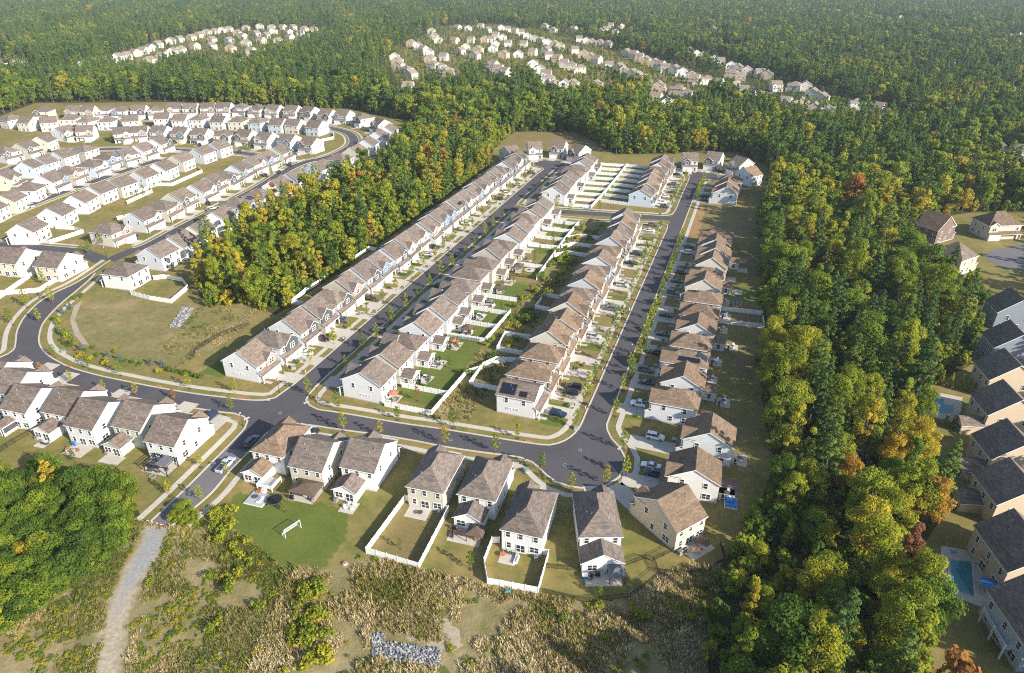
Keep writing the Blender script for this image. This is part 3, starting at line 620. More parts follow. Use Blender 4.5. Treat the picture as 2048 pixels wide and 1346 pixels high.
# houses south of the main road: front to the road (+s), backs to the camera
FB = rot2(SV, -3)
it = [(-192, 107.5, dict(wall='white')), (-181.5, 105.5, dict(wall='white', wing=(-1.8, 4.6, 3.4))), (-170.6, 100.6, dict(wall='white', roof='x')), (-159.4, 103.2, dict(wall='white', wing=(1.4, 5.2, 4.2))), (-148.1, 101.2, dict(wall='white', D=13)), (-137.3, 104.4, dict(wall='sage', wing=(1.6, 5.2, 4.2))), (-124.6, 102.2, dict(wall='white', side=1))]
row('thicket', 'along the main road above the leafy thicket', it, FB, 9, 'houses along the south side of the main road', dict(roof='x', shing='roof_brown', D=12))
it = [(-97.3, 107.6, dict(wall='white', roof='h', wing=(1.5, 5.4, 4.6), shing='roof_tan', side=-1)), (-85.6, 106.0, dict(wall='greige', D=12.2)), (-74.2, 109.6, dict(wall='white', wing=(1.3, 5.6, 4.6), side=-1)),
      (-56.7, 109.2, dict(wall='greige', roof='h', D=13.2, p=.72, side=-1)), (-45.0, 110.6, dict(wall='white', roof='h', p=.72, D=13, wing=(.6, 6.4, 4.2))), (-32.4, 104.0, dict(wall='white', roof='h', D=13.4, p=.72, side=-1))]
row('scrub', 'along the main road in the row backing onto the scrub field', it, FB, 8, 'houses along the south side of the main road', dict(roof='x', shing='roof_grey', D=12))
def angled(key, c, az, lab, dl, **d):
    f = Vector((math.sin(R_(az)), math.cos(R_(az)), 0)); c = Vector((c[0], c[1], 0)); o = house(c, f, lab, 'houses along the south side of the main road', **d); HL[key, 1] = o
    sd = d.get('side', 1); xa = Vector((-f.y, f.x, 0)); slab('driveway', c + xa * (-sd * (8.4 / 2 - 2.75)) + f * (d.get('D', 12) / 2 + 1.5), f, 4.9, dl, .085)
angled('bulb_w', (17.9, 108.0), -1, 'white hip-roofed house with low gabled rear wing, standing below the road bulb', 7, wall='white', roof='h', p=.78, D=13, shing='roof_grey', wing=(0, 8.2, 4.3), side=1)
angled('bulb_t', (33.9, 110.2), -33, 'beige gabled house set at an angle between the road bulb and the trees', 9, wall='tan', roof='x', p=.62, D=12.4, shing='roof_tan', side=-1)

# estate beyond the tree strip: rows of (photo survey) points at mid-wall height
def survey_row(pts, toward, phrase, group, detail=1, face=None, base={}, near=True):
    q = [P(u, v, 4.0) for u, v in pts]
    for k, p_ in enumerate(q):
        a = q[max(k - 1, 0)]; c = q[min(k + 1, len(q) - 1)]; t = (c - a); t.z = 0
        t = t.normalized() if t.length > .1 else RV
        n = Vector((t.y, -t.x, 0))
        if n.y > 0: n = -n                                  # toward the camera
        f = n if toward else -n
        d = dict(side=rg.choice([-1, 1]), wall=rg.choice(['white', 'white', 'pale_grey', 'cream', 'greige', 'pale_blue', 'sage', 'pale_grey', 'greige']), D=round(rg.uniform(11.2, 12.6), 1), W=8.8, roof=rg.choice('xxxh'), shing=rg.choice(['roof_brown', 'roof_grey']),
                 accent=rg.choice(['charcoal', 'slate_blue', 'taupe', None, 'charcoal']), cw=rg.choice([3.8, 4.4, 5.0]), detail=detail)
        d.update(base)
        if base.get('W') is None and len(q) > 1:
            gap = min((p_ - w).length for w in q if w is not p_); d['W'] = round(max(7.4, min(10.5, gap - 1.3)) * 2) / 2
        lab = f"{CN[d['wall']]} two-storey house, {ORD[k + 1]} {phrase}"
        o = house((p_.x, p_.y), f, short(lab), group, **d)
        if toward and near: slab('driveway', Vector((p_.x, p_.y, 0)) - Vector((-f.y, f.x, 0)) * (d['side'] * (d['W'] / 2 - 2.75)) + f * (d['D'] / 2 + 1.4), f, 4.9, 5.2, .085)
G2 = 'houses of the estate beyond the tree strip'
survey_row([(38, 522), (119, 530)], False, 'grey-roofed at the fenced corner of the curving road', G2, 2)
survey_row([(252, 548), (318, 512), (360, 492), (397, 468), (440, 440), (475, 415), (520, 396), (556, 376), (589, 360), (638, 341), (680, 323), (712, 309), (735, 293), (757, 277), (776, 265)], False, 'from the curve in the row whose backs meet the tree strip', G2, 1)
survey_row([(222, 466), (285, 440), (325, 420), (358, 402), (399, 385), (423, 370), (451, 359), (477, 345), (503, 332), (531, 322), (559, 309)], True, 'from the junction in the row facing the tree strip row', G2, 1)
survey_row([(58, 464), (115, 432), (162, 406), (200, 387), (243, 374), (288, 357), (325, 342), (361, 325), (405, 310), (438, 299)], False, 'from the corner in the row with long white yard fences', G2, 1)
survey_row([(-20, 425), (20, 405), (61, 383), (100, 366), (140, 350), (184, 336), (215, 321), (252, 314), (285, 304), (318, 291)], True, 'along the inner lane facing the fenced yards', G2, 1)
survey_row([(12, 362), (60, 339), (90, 330), (128, 317), (170, 305)], False, 'along the inner lane with its back to the fenced yards', G2, 1)
survey_row([(14, 309), (53, 300), (88, 287), (130, 268), (174, 266)], True, 'of the short row facing the inner lane', G2, 1)
survey_row([(246, 270), (283, 267), (324, 267), (366, 270), (405, 272), (451, 274), (494, 275), (535, 281), (580, 285), (623, 291)], True, 'from the lane mouth in the row facing the middle lane', G2, 1)
survey_row([(25, 243), (60, 248), (100, 248), (141, 242), (178, 246), (217, 246), (264, 245), (328, 240), (365, 243), (400, 242), (442, 246), (477, 246), (518, 248), (559, 252), (591, 253), (634, 257)], False, 'from the meadow in the back row before the last lane', G2, 1)
survey_row([(90, 226), (152, 225), (180, 226), (211, 224), (244, 225), (281, 224), (312, 224), (351, 220), (384, 220), (419, 219), (451, 219), (484, 219), (517, 221), (550, 223), (587, 225), (621, 227), (656, 233), (690, 234), (727, 240), (763, 252)], True, 'from the lone house in the last row under the tall wood', G2, 1)

# large houses on the right, beyond the wood
G3 = 'large houses beyond the big wood'
def big(pt, az, lab, W=13, D=11, wall='tan', shing='roof_brown', **k):
    c = P(pt[0], pt[1], 3.5); f = Vector((math.sin(R_(az)), math.cos(R_(az)), 0))
    return house((c.x, c.y), f, lab, G3, W=W, D=D, wall=wall, shing=shing, h=6.4, p=.8, **k)
big((1868, 462), 60, 'brown brick house with tan gabled roof beside the cul-de-sac', 10, 13, 'brick', 'roof_tan', roof='x')
big((1905, 520), 60, 'tan house with brown hip roof behind the rust-coloured awning', 12, 11, 'tan', 'roof_brown', roof='h', cross=0)
big((1990, 455), 175, 'wide grey stone-fronted house with tan hip roof facing the cul-de-sac', 15, 11, 'greige', 'roof_tan', roof='h')
big((1994, 303), 200, 'blue-sided house with tan roof standing alone in the far wood', 10, 9, 'pale_blue', 'roof_brown', roof='h', accent='slate_blue')
big((2040, 310), 200, 'cream-gabled house beside the blue one in the far wood', 11, 9, 'cream', 'roof_brown', roof='x')
big((2019, 630), 100, 'dark-roofed house with grey gable wall nearest the cul-de-sac row', 9.4, 12.5, 'mid_grey', roof='x')
big((2016, 700), 101, 'grey-walled house with tan right slope, second along the pool row', 9.4, 12.5, 'mid_grey', roof='x')
big((2006, 762), 98, 'tan house with four small gable windows above the cypress row', 9.4, 12.5, 'tan', roof='x')
big((2004, 830), 97, 'tan house with covered porch beside the stepped pool', 9.4, 12.5, 'tan', roof='x', wing=(-2.6, 4.6, 5.4))
big((2012, 915), 96, 'tan house with gabled porch and row of small cypresses', 9.4, 12.5, 'tan', roof='x', wing=(-2.6, 5.2, 5.4))
big((2020, 1000), 95, 'tan house with two-level screened porch below the cypress row', 10, 12, 'tan', roof='x', wing=(1.5, 5, 4.6))
big((2036, 1120), 94, 'tan three-storey house with brown deck above the long pool', 12, 12, 'tan', roof='x')
big((2074, 1260), 93, 'pale blue house with white-railed deck at the end of the pool row', 12, 12, 'pale_blue', roof='x')

# ------------------------------------------------------------------ vegetation meshes
def leaf_arrays(centres, radii, nper, size, g, flatten=1.0, updraft=.35, shell=(.55, 1.0)):
    """quads spread over the outside of foliage clumps -> verts (n*4,3), per-leaf variation"""
    V = []; var = []
    for c, r, n_ in zip(centres, radii, nper):
        d = g.normal(size=(n_, 3)); d /= np.linalg.norm(d, axis=1)[:, None]
        pos = c + d * (r * g.uniform(shell[0], shell[1], (n_, 1))) * np.array([1, 1, flatten])
        nrm = d * 1.0 + g.normal(size=(n_, 3)) * .42 + np.array([0, 0, updraft + .1]); nrm /= np.linalg.norm(nrm, axis=1)[:, None]
        a = np.cross(nrm, g.normal(size=(n_, 3))); a /= np.linalg.norm(a, axis=1)[:, None]; b_ = np.cross(nrm, a)
        s1 = size * g.uniform(.55, 1.15, (n_, 1)); s2 = s1 * g.uniform(.5, .85, (n_, 1))
        bend = nrm * s1 * g.uniform(-.25, .15, (n_, 1))
        q = np.stack([pos - a * s1, pos - b_ * s2 + bend, pos + a * s1, pos + b_ * s2 + bend], 1)
        V.append(q.reshape(-1, 3)); cl = g.uniform(0, 1); var.append(np.clip(cl * .6 + g.uniform(0, .4, n_), 0, 1))
    return np.concatenate(V), np.concatenate(var)
def leaf_mesh(name, V, var, mat, extra=None, blades=None):
    """leaf quads (plus an optional MB of woody geometry) as one mesh with a `leafvar` face attribute"""
    n_ = len(V) // 4
    verts = V.tolist(); faces = np.arange(n_ * 4).reshape(-1, 4).tolist(); mats = [mat]; mi = [0] * n_; va = list(var)
    if extra is not None:
        o = len(verts); verts += extra.v; faces += [tuple(i + o for i in f) for f in extra.f]
        for k in extra.mats: mats.append(k)
        mi += [k + 1 for k in extra.m]; va += [.5] * len(extra.f)
    me = bpy.data.meshes.new(name); me.from_pydata(verts, [], faces)
    for k in mats: me.materials.append(MAT[k])
    me.polygons.foreach_set('material_index', mi)
    at = me.attributes.new('leafvar', 'FLOAT', 'FACE'); at.data.foreach_set('value', np.array(va, dtype=np.float32)); me.update()
    return me
def trunk_mb(h, r, g, limbs=5, mat='bark', z0=.35, spread=2.2):
    b = MB(); lean = g.normal(size=2) * .02 * h; pts = [Vector((0, 0, -.2)), Vector((lean[0] * .4, lean[1] * .4, h * .45)), Vector((lean[0], lean[1], h * .92))]
    b.tube(pts[0], pts[1], r, r * .66, mat, 7, False); b.tube(pts[1], pts[2], r * .66, r * .18, mat, 6, False)
    for k in range(limbs):
        t = z0 + (.8 - z0) * k / max(limbs - 1, 1); an = k * 2.4 + g.uniform(0, 1); st = Vector((lean[0] * t, lean[1] * t, h * t))
        en = st + Vector((math.cos(an), math.sin(an), g.uniform(.5, 1.0))) * (spread * (1.15 - t))
        b.tube(st, en, r * .34, r * .08, mat, 5, False)
    return b
def decid(seed, H=14.0, R=4.0, base=.3, K=30, n=2200, leaf=.5, cone=0.0):
    """broadleaf: returns trunk MB and crown arrays"""
    g = np.random.default_rng(seed); zc0, zc1 = H * base, H
    cen = []; rad = []
    for k in range(K):
        u = g.uniform(0, 1) ** .8; z = zc0 + (zc1 - zc0) * u
        prof = math.sin(PI * min(max(.12 + .84 * u, 0), 1)) ** .6 * (1 - cone * u)
        an = g.uniform(0, 2 * PI); rr = R * prof * math.sqrt(g.uniform(.12, 1.0)) * .85
        rc = R * g.uniform(.24, .42) * (1 - .35 * cone * u)
        cen.append((math.cos(an) * rr, math.sin(an) * rr, min(z, zc1 - rc * .6))); rad.append(rc)
    w = np.array(rad) ** 2; w = w / w.sum(); nper = np.maximum(4, (w * n)).astype(int)
    V, var = leaf_arrays(np.array(cen), rad, nper, leaf, g, .8)
    return trunk_mb(H * .8, H * .018, g, 6, 'bark', .3, R * .8), V, var
def pine(seed, H=19.0, R=2.9, n=1500, leaf=.5, K=34, bare=.3):
    g = np.random.default_rng(seed); cen = []; rad = []
    for k in range(K):
        u = (k + .5) / K; z = H * (bare + (1 - bare) * u) - .2; an = k * 2.399 + g.uniform(-.3, .3)
        rr = R * (1 - u) ** .7 * g.uniform(.45, 1.0); rc = (.95 - .5 * u) * g.uniform(.7, 1.25) * R / 2.9
        cen.append((math.cos(an) * rr, math.sin(an) * rr, z + .12 * rr)); rad.append(rc)
    w = np.array(rad) ** 2; w = w / w.sum(); nper = np.maximum(4, (w * n)).astype(int)
    V, var = leaf_arrays(np.array(cen), rad, nper, leaf, g, .55, .6, (.2, 1.0))
    return trunk_mb(H, H * .011, g, 5, 'bark', .4, R * .7), V, var
def shrub_arr(seed, R=.6, H=.8, n=90, leaf=.14):
    g = np.random.default_rng(seed); K = 6
    cen = np.column_stack([g.normal(size=K) * R * .4, g.normal(size=K) * R * .4, g.uniform(.35, .7, K) * H]); rad = [R * .55] * K
    return leaf_arrays(cen, rad, [n // K] * K, leaf, g, .8)
def tuft_arr(seed, H=.9, n=22, spread=.45, width=.05):
    g = np.random.default_rng(seed); V = []
    for k in range(n):
        x, y = g.normal(size=2) * spread * .35; an = g.uniform(0, 2 * PI); d = np.array([math.cos(an), math.sin(an), 0]); hh = H * g.uniform(.5, 1.1); ln = g.uniform(.1, .55) * hh
        p0 = np.array([x, y, 0]); p1 = p0 + np.array([0, 0, hh * .6]) + d * ln * .35; p2 = p0 + np.array([0, 0, hh]) + d * ln; s = np.array([-d[1], d[0], 0]) * width
        V += [p0 - s, p0 + s, p1 + s * .8, p1 - s * .8, p1 - s * .8, p1 + s * .8, p2 + s * .15, p2 - s * .15]
    V = np.array(V); return V, g.uniform(0, 1, len(V) // 4)
# kinds of tree: (trunk mesh, crown mesh, all-in-one mesh for the far wood)
TK = {}
def kind(name, gen, mat, far=None):
    t, V, var = gen()
    far = far or gen; t2, V2, var2 = far()
    TK[name] = (t.mesh(name + '_trunk'), leaf_mesh(name + '_crown', V, var, mat), leaf_mesh(name + '_whole', V2, var2, mat, t2))
for k in range(4): kind(f'broad{k}', lambda k=k: decid(10 + k, 14 + k * .6, 4.0 + .2 * k, .16 - .02 * k, 40, 6000, .25), 'leaf', lambda k=k: decid(10 + k, 14 + k * .6, 4.0 + .2 * k, .2 - .02 * k, 30, 1100, .56))
for k in range(2): kind(f'slim{k}', lambda k=k: decid(30 + k, 16, 2.7, .12, 36, 4600, .24, .45), 'leaf', lambda k=k: decid(30 + k, 16, 2.7, .14, 28, 900, .52, .45))
for k in range(2): kind(f'pine{k}', lambda k=k: pine(40 + k, n=4600, leaf=.26, K=44, bare=.22), 'needle', lambda k=k: pine(40 + k, n=950, leaf=.56, K=32, bare=.22))
kind('bushy0', lambda: decid(60, 5.2, 2.9, .0, 34, 3600, .19), 'leaf', lambda: decid(60, 5.2, 2.9, 0, 16, 420, .46)); kind('bushy1', lambda: decid(61, 4.6, 2.6, .0, 30, 3200, .18), 'leaf', lambda: decid(61, 4.6, 2.6, 0, 14, 380, .44))
def bare_mb(seed, H=13):
    g = random.Random(seed); b = MB()
    def grow(p, d, l, r, n_):
        q = p + d * l; b.tube(p, q, r, r * .6, 'pale_bark', 5, False)
        if n_:
            for _ in range(3): grow(q - d * l * g.uniform(0, .35), (d + Vector((g.uniform(-.7, .7), g.uniform(-.7, .7), g.uniform(-.1, .4)))).normalized(), l * g.uniform(.5, .72), r * .55, n_ - 1)
    grow(Vector((0, 0, -.2)), Vector((0, 0, 1)), H * .38, .2, 4); return b
BARE = bare_mb(5).mesh('bare_tree_branches')

# ------------------------------------------------------------------ where the woods stand
def inside(poly, X, Y):
    px_ = np.array([p[0] for p in poly]); py_ = np.array([p[1] for p in poly]); c = np.zeros(X.shape, bool); j = len(poly) - 1
    for i in range(len(poly)):
        with np.errstate(divide='ignore', invalid='ignore'):
            t = ((py_[i] > Y) != (py_[j] > Y)) & (X < (px_[j] - px_[i]) * (Y - py_[i]) / (py_[j] - py_[i]) + px_[i])
        c ^= t; j = i
    return c
THICKET = px(-200, 1000, 0, 962, 80, 945, 170, 958, 250, 978, 278, 1010, 275, 1050, 215, 1125, 140, 1185, 55, 1250, 0, 1290, -200, 1380)
RIGHTYARD = px(1845, 500, 1850, 440, 1940, 425, 2060, 425, 2200, 440, 2200, 1700, 1860, 1700, 1852, 1346, 1832, 1250, 1842, 1100, 1885, 1030, 1872, 960, 1850, 900, 1846, 830, 1838, 785, 1940, 730, 1960, 660, 1990, 610, 1960, 560, 1840, 565)
polysheet('large_yards', RIGHTYARD, .012, 'lawn')
FARCLEAR = [px(160, 128, 330, 78, 500, 60, 665, 55, 670, 70, 560, 102, 540, 125, 450, 138, 330, 140), px(770, 120, 820, 85, 880, 52, 1000, 48, 1090, 62, 1200, 95, 1300, 130, 1480, 170, 1560, 190, 1640, 215, 1600, 228, 1480, 205, 1400, 185, 1250, 175, 1050, 170, 960, 155, 890, 160, 800, 165), px(-60, 115, 75, 118, 75, 150, -60, 150),
            px(1195, 95, 1330, 120, 1420, 150, 1540, 185, 1700, 215, 1700, 228, 1540, 200, 1400, 165, 1200, 118)]
for k, q in enumerate(FARCLEAR): polysheet('far_lawns', q, .012 + .004 * k, 'lawn')

# ------------------------------------------------------------------ far estates: houses, the nearest as things, the rest as one mass
def tl(ox, oy, s, a): return [(ox + a[i] / s, oy + a[i + 1] / s) for i in range(0, len(a), 2)]
far_left = tl(0, 30, 2.926, [500,290,545,277,600,270,645,260,690,250,740,243,790,225,840,213,880,195,925,175,1000,155,1050,145,1120,135,1165,120,1210,105,1255,100,1300,90,1340,85,1440,80,1520,70,1590,75,1655,75,1715,75,1780,85,1835,90,1905,90,
    880,270,950,243,1010,218,1060,207,1140,185,1240,185,1350,200,1470,215,1575,213,1650,182,1725,167,1800,133,1850,122,1440,167,1530,152,1630,155,1700,135,1340,152,1420,128,1500,112,1240,148,1600,97,1690,103,1760,112,1390,108,1560,122,960,290,1400,272,1460,252,1500,238,40,290,90,292,140,302,60,325])
far_mid = tl(740, 30, 3.657, [180,310,200,342,210,372,270,405,300,440,300,210,350,230,390,255,430,277,450,120,470,160,500,187,540,310,440,325,470,367,520,385,560,412,590,433,620,190,660,267,700,237,790,257,770,300,640,95,720,100,810,85,860,112,920,150,970,167,890,182,920,217,1010,212,1125,217,1085,290,1190,275,1290,262,1310,300,1370,322,1420,358,1470,375,1540,397,900,250,980,292,840,182,740,187,
    960,95,1010,107,1060,120,1110,132,1150,155,1200,175,1250,190,1300,202,1350,217,1390,232,1530,180,1580,190,1620,202,1680,207,1740,217,1280,85,1340,115,1490,105,1690,120,1760,80,1790,130,1840,85,1950,120,1500,260,1560,290,1610,310,1660,332,1740,370,1820,382,1845,412,1920,432,1960,455,2010,475,1190,360,1240,402,1290,440,1310,472,1350,512,1420,512,1480,512,1650,520,900,370,940,402,990,422,1860,275,1920,290,1970,312,2010,332,280,530])
far_right = tl(1200, 30, 3.413, [180,260,230,272,280,290,310,312,370,330,410,347,445,367,510,375,560,392,620,415,645,442,730,447,800,472,910,497,980,522,1070,547,1160,572,1260,602,1370,607,1460,642,1540,652,610,250,655,267,700,282,770,302,820,322,890,347,940,367,1000,382,1090,402,1140,412,60,350,130,362,160,392,230,402,280,422,320,442,400,492,530,515,590,542,450,602,380,572,1200,490,1330,492,1400,490,1450,540,1510,572,1480,265,1960,302,1750,612,1890,642,1960,682,800,195,1830,30,1900,20,960,432,900,402,40,100,80,120,240,110,700,100,770,100])
far_right += tl(1500, 0, 3.365, [420,75,470,70,530,75,590,80,730,125,800,100,810,135,870,125,1010,120,1120,125,1060,280,1190,290,1300,215,1400,270,1560,245,1610,250,1690,225,1740,250,1800,240,1240,440,1330,440,1740,620,1010,70])
allfar = [(u, v, z) for z, lst in (('on the wooded rise beyond the tall trees', far_left), ('in the leafy estate behind the wood', far_mid), ('among trees of the distant estate', far_right)) for u, v in lst]
allfar.sort(key=lambda t: -t[1])
LIM = 300 - len(HOUSES)
FAR = []; stuff_v = MB(); cnt = {}
for i, (u, v, ph) in enumerate(allfar):
    c = P(u, v, 3.5); az = 20 + (i * 37 % 7 - 3) * 6; sidev = 1 if i % 2 else -1
    f = Vector((math.sin(R_(az)), math.cos(R_(az)), 0)); f = Vector((f.y, -f.x, 0)) * sidev if i % 3 else f * -1
    gap = min([math.hypot(c.x - q[0], c.y - q[1]) for q in FAR[-60:]] or [99])
    if gap < 6.5: continue
    FAR.append((c.x, c.y)); wl = ['cream', 'greige', 'tan', 'greige', 'pale_grey', 'tan', 'sage'][i % 7]
    W = 9.6; D = 11.4
    if len(FAR) <= LIM:
        cnt[ph] = cnt.get(ph, 0) + 1
        house((c.x, c.y), f, f'pale two-storey house with light brown gabled roof {ph}', 'houses ' + ph, W=W, D=D, h=5.6, p=.6, roof='x' if i % 4 else 'h', wall=wl, shing='roof_pale', detail=1 if c.y < 900 else 0, cross=1 if c.y < 900 else 0, skirt=c.y < 900, side=sidev)
    else:
        a = math.atan2(f.x, -f.y); ca, sa = math.cos(a), math.sin(a)
        for mb in (wall_mesh(W, D, 5.6, .6, 'x', 'wall_' + wl), gable_roof_mesh(W, D, 5.6, .6, 'x', 'roof_pale')):
            o = len(stuff_v.v); stuff_v.v += [(x * ca - y * sa + c.x, x * sa + y * ca + c.y, z) for x, y, z in mb.v]
            for fc, m_ in zip(mb.f, mb.m): stuff_v.f.append(tuple(k + o for k in fc)); stuff_v.m.append(stuff_v.mi(mb.mats[m_]))
        HOUSES.append((c.x, c.y, f.x, f.y))
if stuff_v.f:
    o = add('distant_houses', stuff_v.mesh('distant_houses', True)); o['kind'] = 'stuff'; o['label'] = 'scattered pale houses half hidden among trees towards the horizon'; o['category'] = 'houses'

# ------------------------------------------------------------------ scatter the woods
def scatter_points(x0, x1, y0, y1, cell, g):
    nx, ny = int((x1 - x0) / cell), int((y1 - y0) / cell)
    X, Y = np.meshgrid(np.arange(nx), np.arange(ny)); X = X.ravel() * cell + x0; Y = Y.ravel() * cell + y0
    return X + g.uniform(-.45, .45, X.size) * cell, Y + g.uniform(-.45, .45, X.size) * cell
g = np.random.default_rng(21)
parts = []
for y0, y1, cell in ((40, 620, 5.6), (620, 1300, 6.6), (1300, 2900, 9.0)):
    xm = .86 * y1 + 90
    X, Y = scatter_points(-xm, xm, y0, y1, cell, g)
    k = np.abs(X) < .76 * (Y + 40) + 60
    parts.append(np.column_stack([X[k], Y[k]]))
PT = np.concatenate(parts)
X, Y = PT[:, 0], PT[:, 1]
# the land just past the frame on the sunny side keeps its trees: they shade what is in view
ok = ~(inside(LAWN, X, Y) | inside(SCRUB, X, Y) | inside(RIGHTYARD, X, Y) | inside(THICKET, X, Y))
ok &= Y > 42
ok &= ~((X < 24) & (Y < 96)); ok &= ~((X < -60) & (Y < 190))
PT = PT[ok]; X, Y = PT[:, 0], PT[:, 1]
small = np.zeros(len(PT), bool)
infar = np.zeros(len(PT), bool)
for q in FARCLEAR: infar |= inside(q, X, Y)
keep = g.uniform(0, 1, len(PT)) > .10
keep &= ~(infar & (g.uniform(0, 1, len(PT)) < .25)); small |= infar
H = np.array([(h[0], h[1]) for h in HOUSES])
for hx, hy in H:
    dx = X - hx * (1 - (hy - Y) / max(hy, 1)) if False else X - hx; dy = hy - Y
    if hy > 430:
        keep &= ~((np.abs(dx) < 8.5) & (dy > -9) & (dy < 14)); small |= (np.abs(dx) < 16) & (dy > -12) & (dy < .11 * hy)
    else: keep &= ~((np.abs(dx) < 9) & (np.abs(dy) < 10))
    if hx > 130 and hy < 480: small |= (np.abs(dx) < 17) & (dy > -12) & (dy < (78 if hx > 270 else 34))
PT = PT[keep]; small = small[keep]; X, Y = PT[:, 0], PT[:, 1]
n_ = len(PT)
def fbm(x, y, sc, seed):
    gg = np.random.default_rng(seed); v = np.zeros_like(x)
    for o in range(3):
        a, b_ = gg.uniform(0, 6.3, 2); t = gg.uniform(0, 6.3); k = 2 ** o / sc
        v += (np.sin((x * math.cos(t) + y * math.sin(t)) * k + a) * np.sin((-x * math.sin(t) + y * math.cos(t)) * k * 1.3 + b_)) / (o + 1)
    return v
# pines fill the far left and patches elsewhere
pinep = .20 + .16 * fbm(X, Y, 60, 4) + .34 * ((X < .02 * Y - 20) & (Y > 640)) + .12 * ((X > 90) & (Y > 330)) + .25 * ((X > 95) & (Y < 200) & (fbm(X, Y, 25, 9) > .1))
u = g.uniform(0, 1, n_)
isp = u < pinep
slim = (~isp) & (g.uniform(0, 1, n_) < .24 + .35 * (X < 0) * (Y < 420))
names = ['broad0', 'broad1', 'broad2', 'broad3', 'pine0', 'pine1', 'slim0', 'slim1', 'bushy0', 'bushy1']
var = np.where(isp, 4 + g.integers(0, 2, n_), np.where(slim, 6 + g.integers(0, 2, n_), g.integers(0, 4, n_)))
sc = g.uniform(.58, 1.30, n_) * np.where(isp, 1.0, 1.0); sc = np.where(small, g.uniform(.22, .46, n_), sc)
sc = np.where((X < 0) & (Y < 480), sc * .86, sc); sc = np.where((X > 0) & (X < 66) & (Y < 140) & (Y > 76), sc * .58, sc); sc = np.where((X > 0) & (X < 52) & (Y < 112) & (Y > 76), sc * .8, sc)
sxy = sc * g.uniform(.85, 1.15, n_)
patch = fbm(X, Y, 38, 12); tint = .25 + .15 * g.normal(size=n_) + .15 * patch
tint = tint + np.where((X < 0) & (Y < 480), .17, 0) + np.where((X > 60) & (Y < 330), .10, 0) - np.where(Y > 620, .06, 0)
rare = g.uniform(0, 1, n_); tint = np.where(rare < .016, g.uniform(.60, .80, n_), tint); tint = np.where((rare > .016) & (rare < .016 + .012 * (patch > .5)), g.uniform(.82, .98, n_), tint)
tint = np.clip(tint, .0, 1.0); tint = np.where(isp, np.clip(.3 + .22 * g.normal(size=n_) + .2 * patch, 0, 1), tint)
rot = g.uniform(0, 2 * PI, n_)
# largest in the picture first: those become things of their own
dist = np.sqrt(X ** 2 + Y ** 2 + 100 ** 2); size = np.where(isp, 19, 15) * sc / dist
dep = Y * _C + (CAM_H - 8) * _S; U = 1024 + CAM_F * X / dep; Vv = 673 + CAM_F * ((CAM_H - 8) * _C - Y * _S) / dep
view = (U > -20) & (U < 2068) & (Vv > -20) & (Vv < 1380)
order = np.argsort(np.where(view, -size, 1))
NIND = 250
ind = order[:NIND]
LB = {'broad': ('broadleaf_tree', ['dark green', 'green', 'yellow-green', 'golden', 'rust-coloured'], 'broadleaf tree'), 'slim': ('slender_tree', ['dark green', 'green', 'yellow-green', 'golden', 'rust-coloured'], 'narrow-crowned tree'), 'pine': ('pine_tree', ['dark', 'dark', 'green', 'green', 'green'], 'pine with open trunk')}
def tree_thing(nm, label, group, kindname, loc, rz, s3, tint_, cat='tree'):
    t, c, w = TK[kindname]
    o = thing(nm, label, cat, loc, rz, group); o.scale = s3
    add('trunk', t, o); cr = add('crown', c, o); cr['tint'] = float(tint_)
    return o
for i in ind:
    kn = names[var[i]]; base = kn[:-1]; nm, cols, noun = LB[base]
    tcol = cols[min(4, int(np.searchsorted([.2, .42, .62, .8], tint[i])))]
    place = 'in the strip of wood between the two estates' if X[i] < 0 else 'in the big wood beside the pool houses'
    tree_thing(nm, f'{tcol} {noun} {place}', f'{tcol} {noun}s {place}', kn, (X[i], Y[i], 0), rot[i], (sxy[i], sxy[i], sc[i]), tint[i])
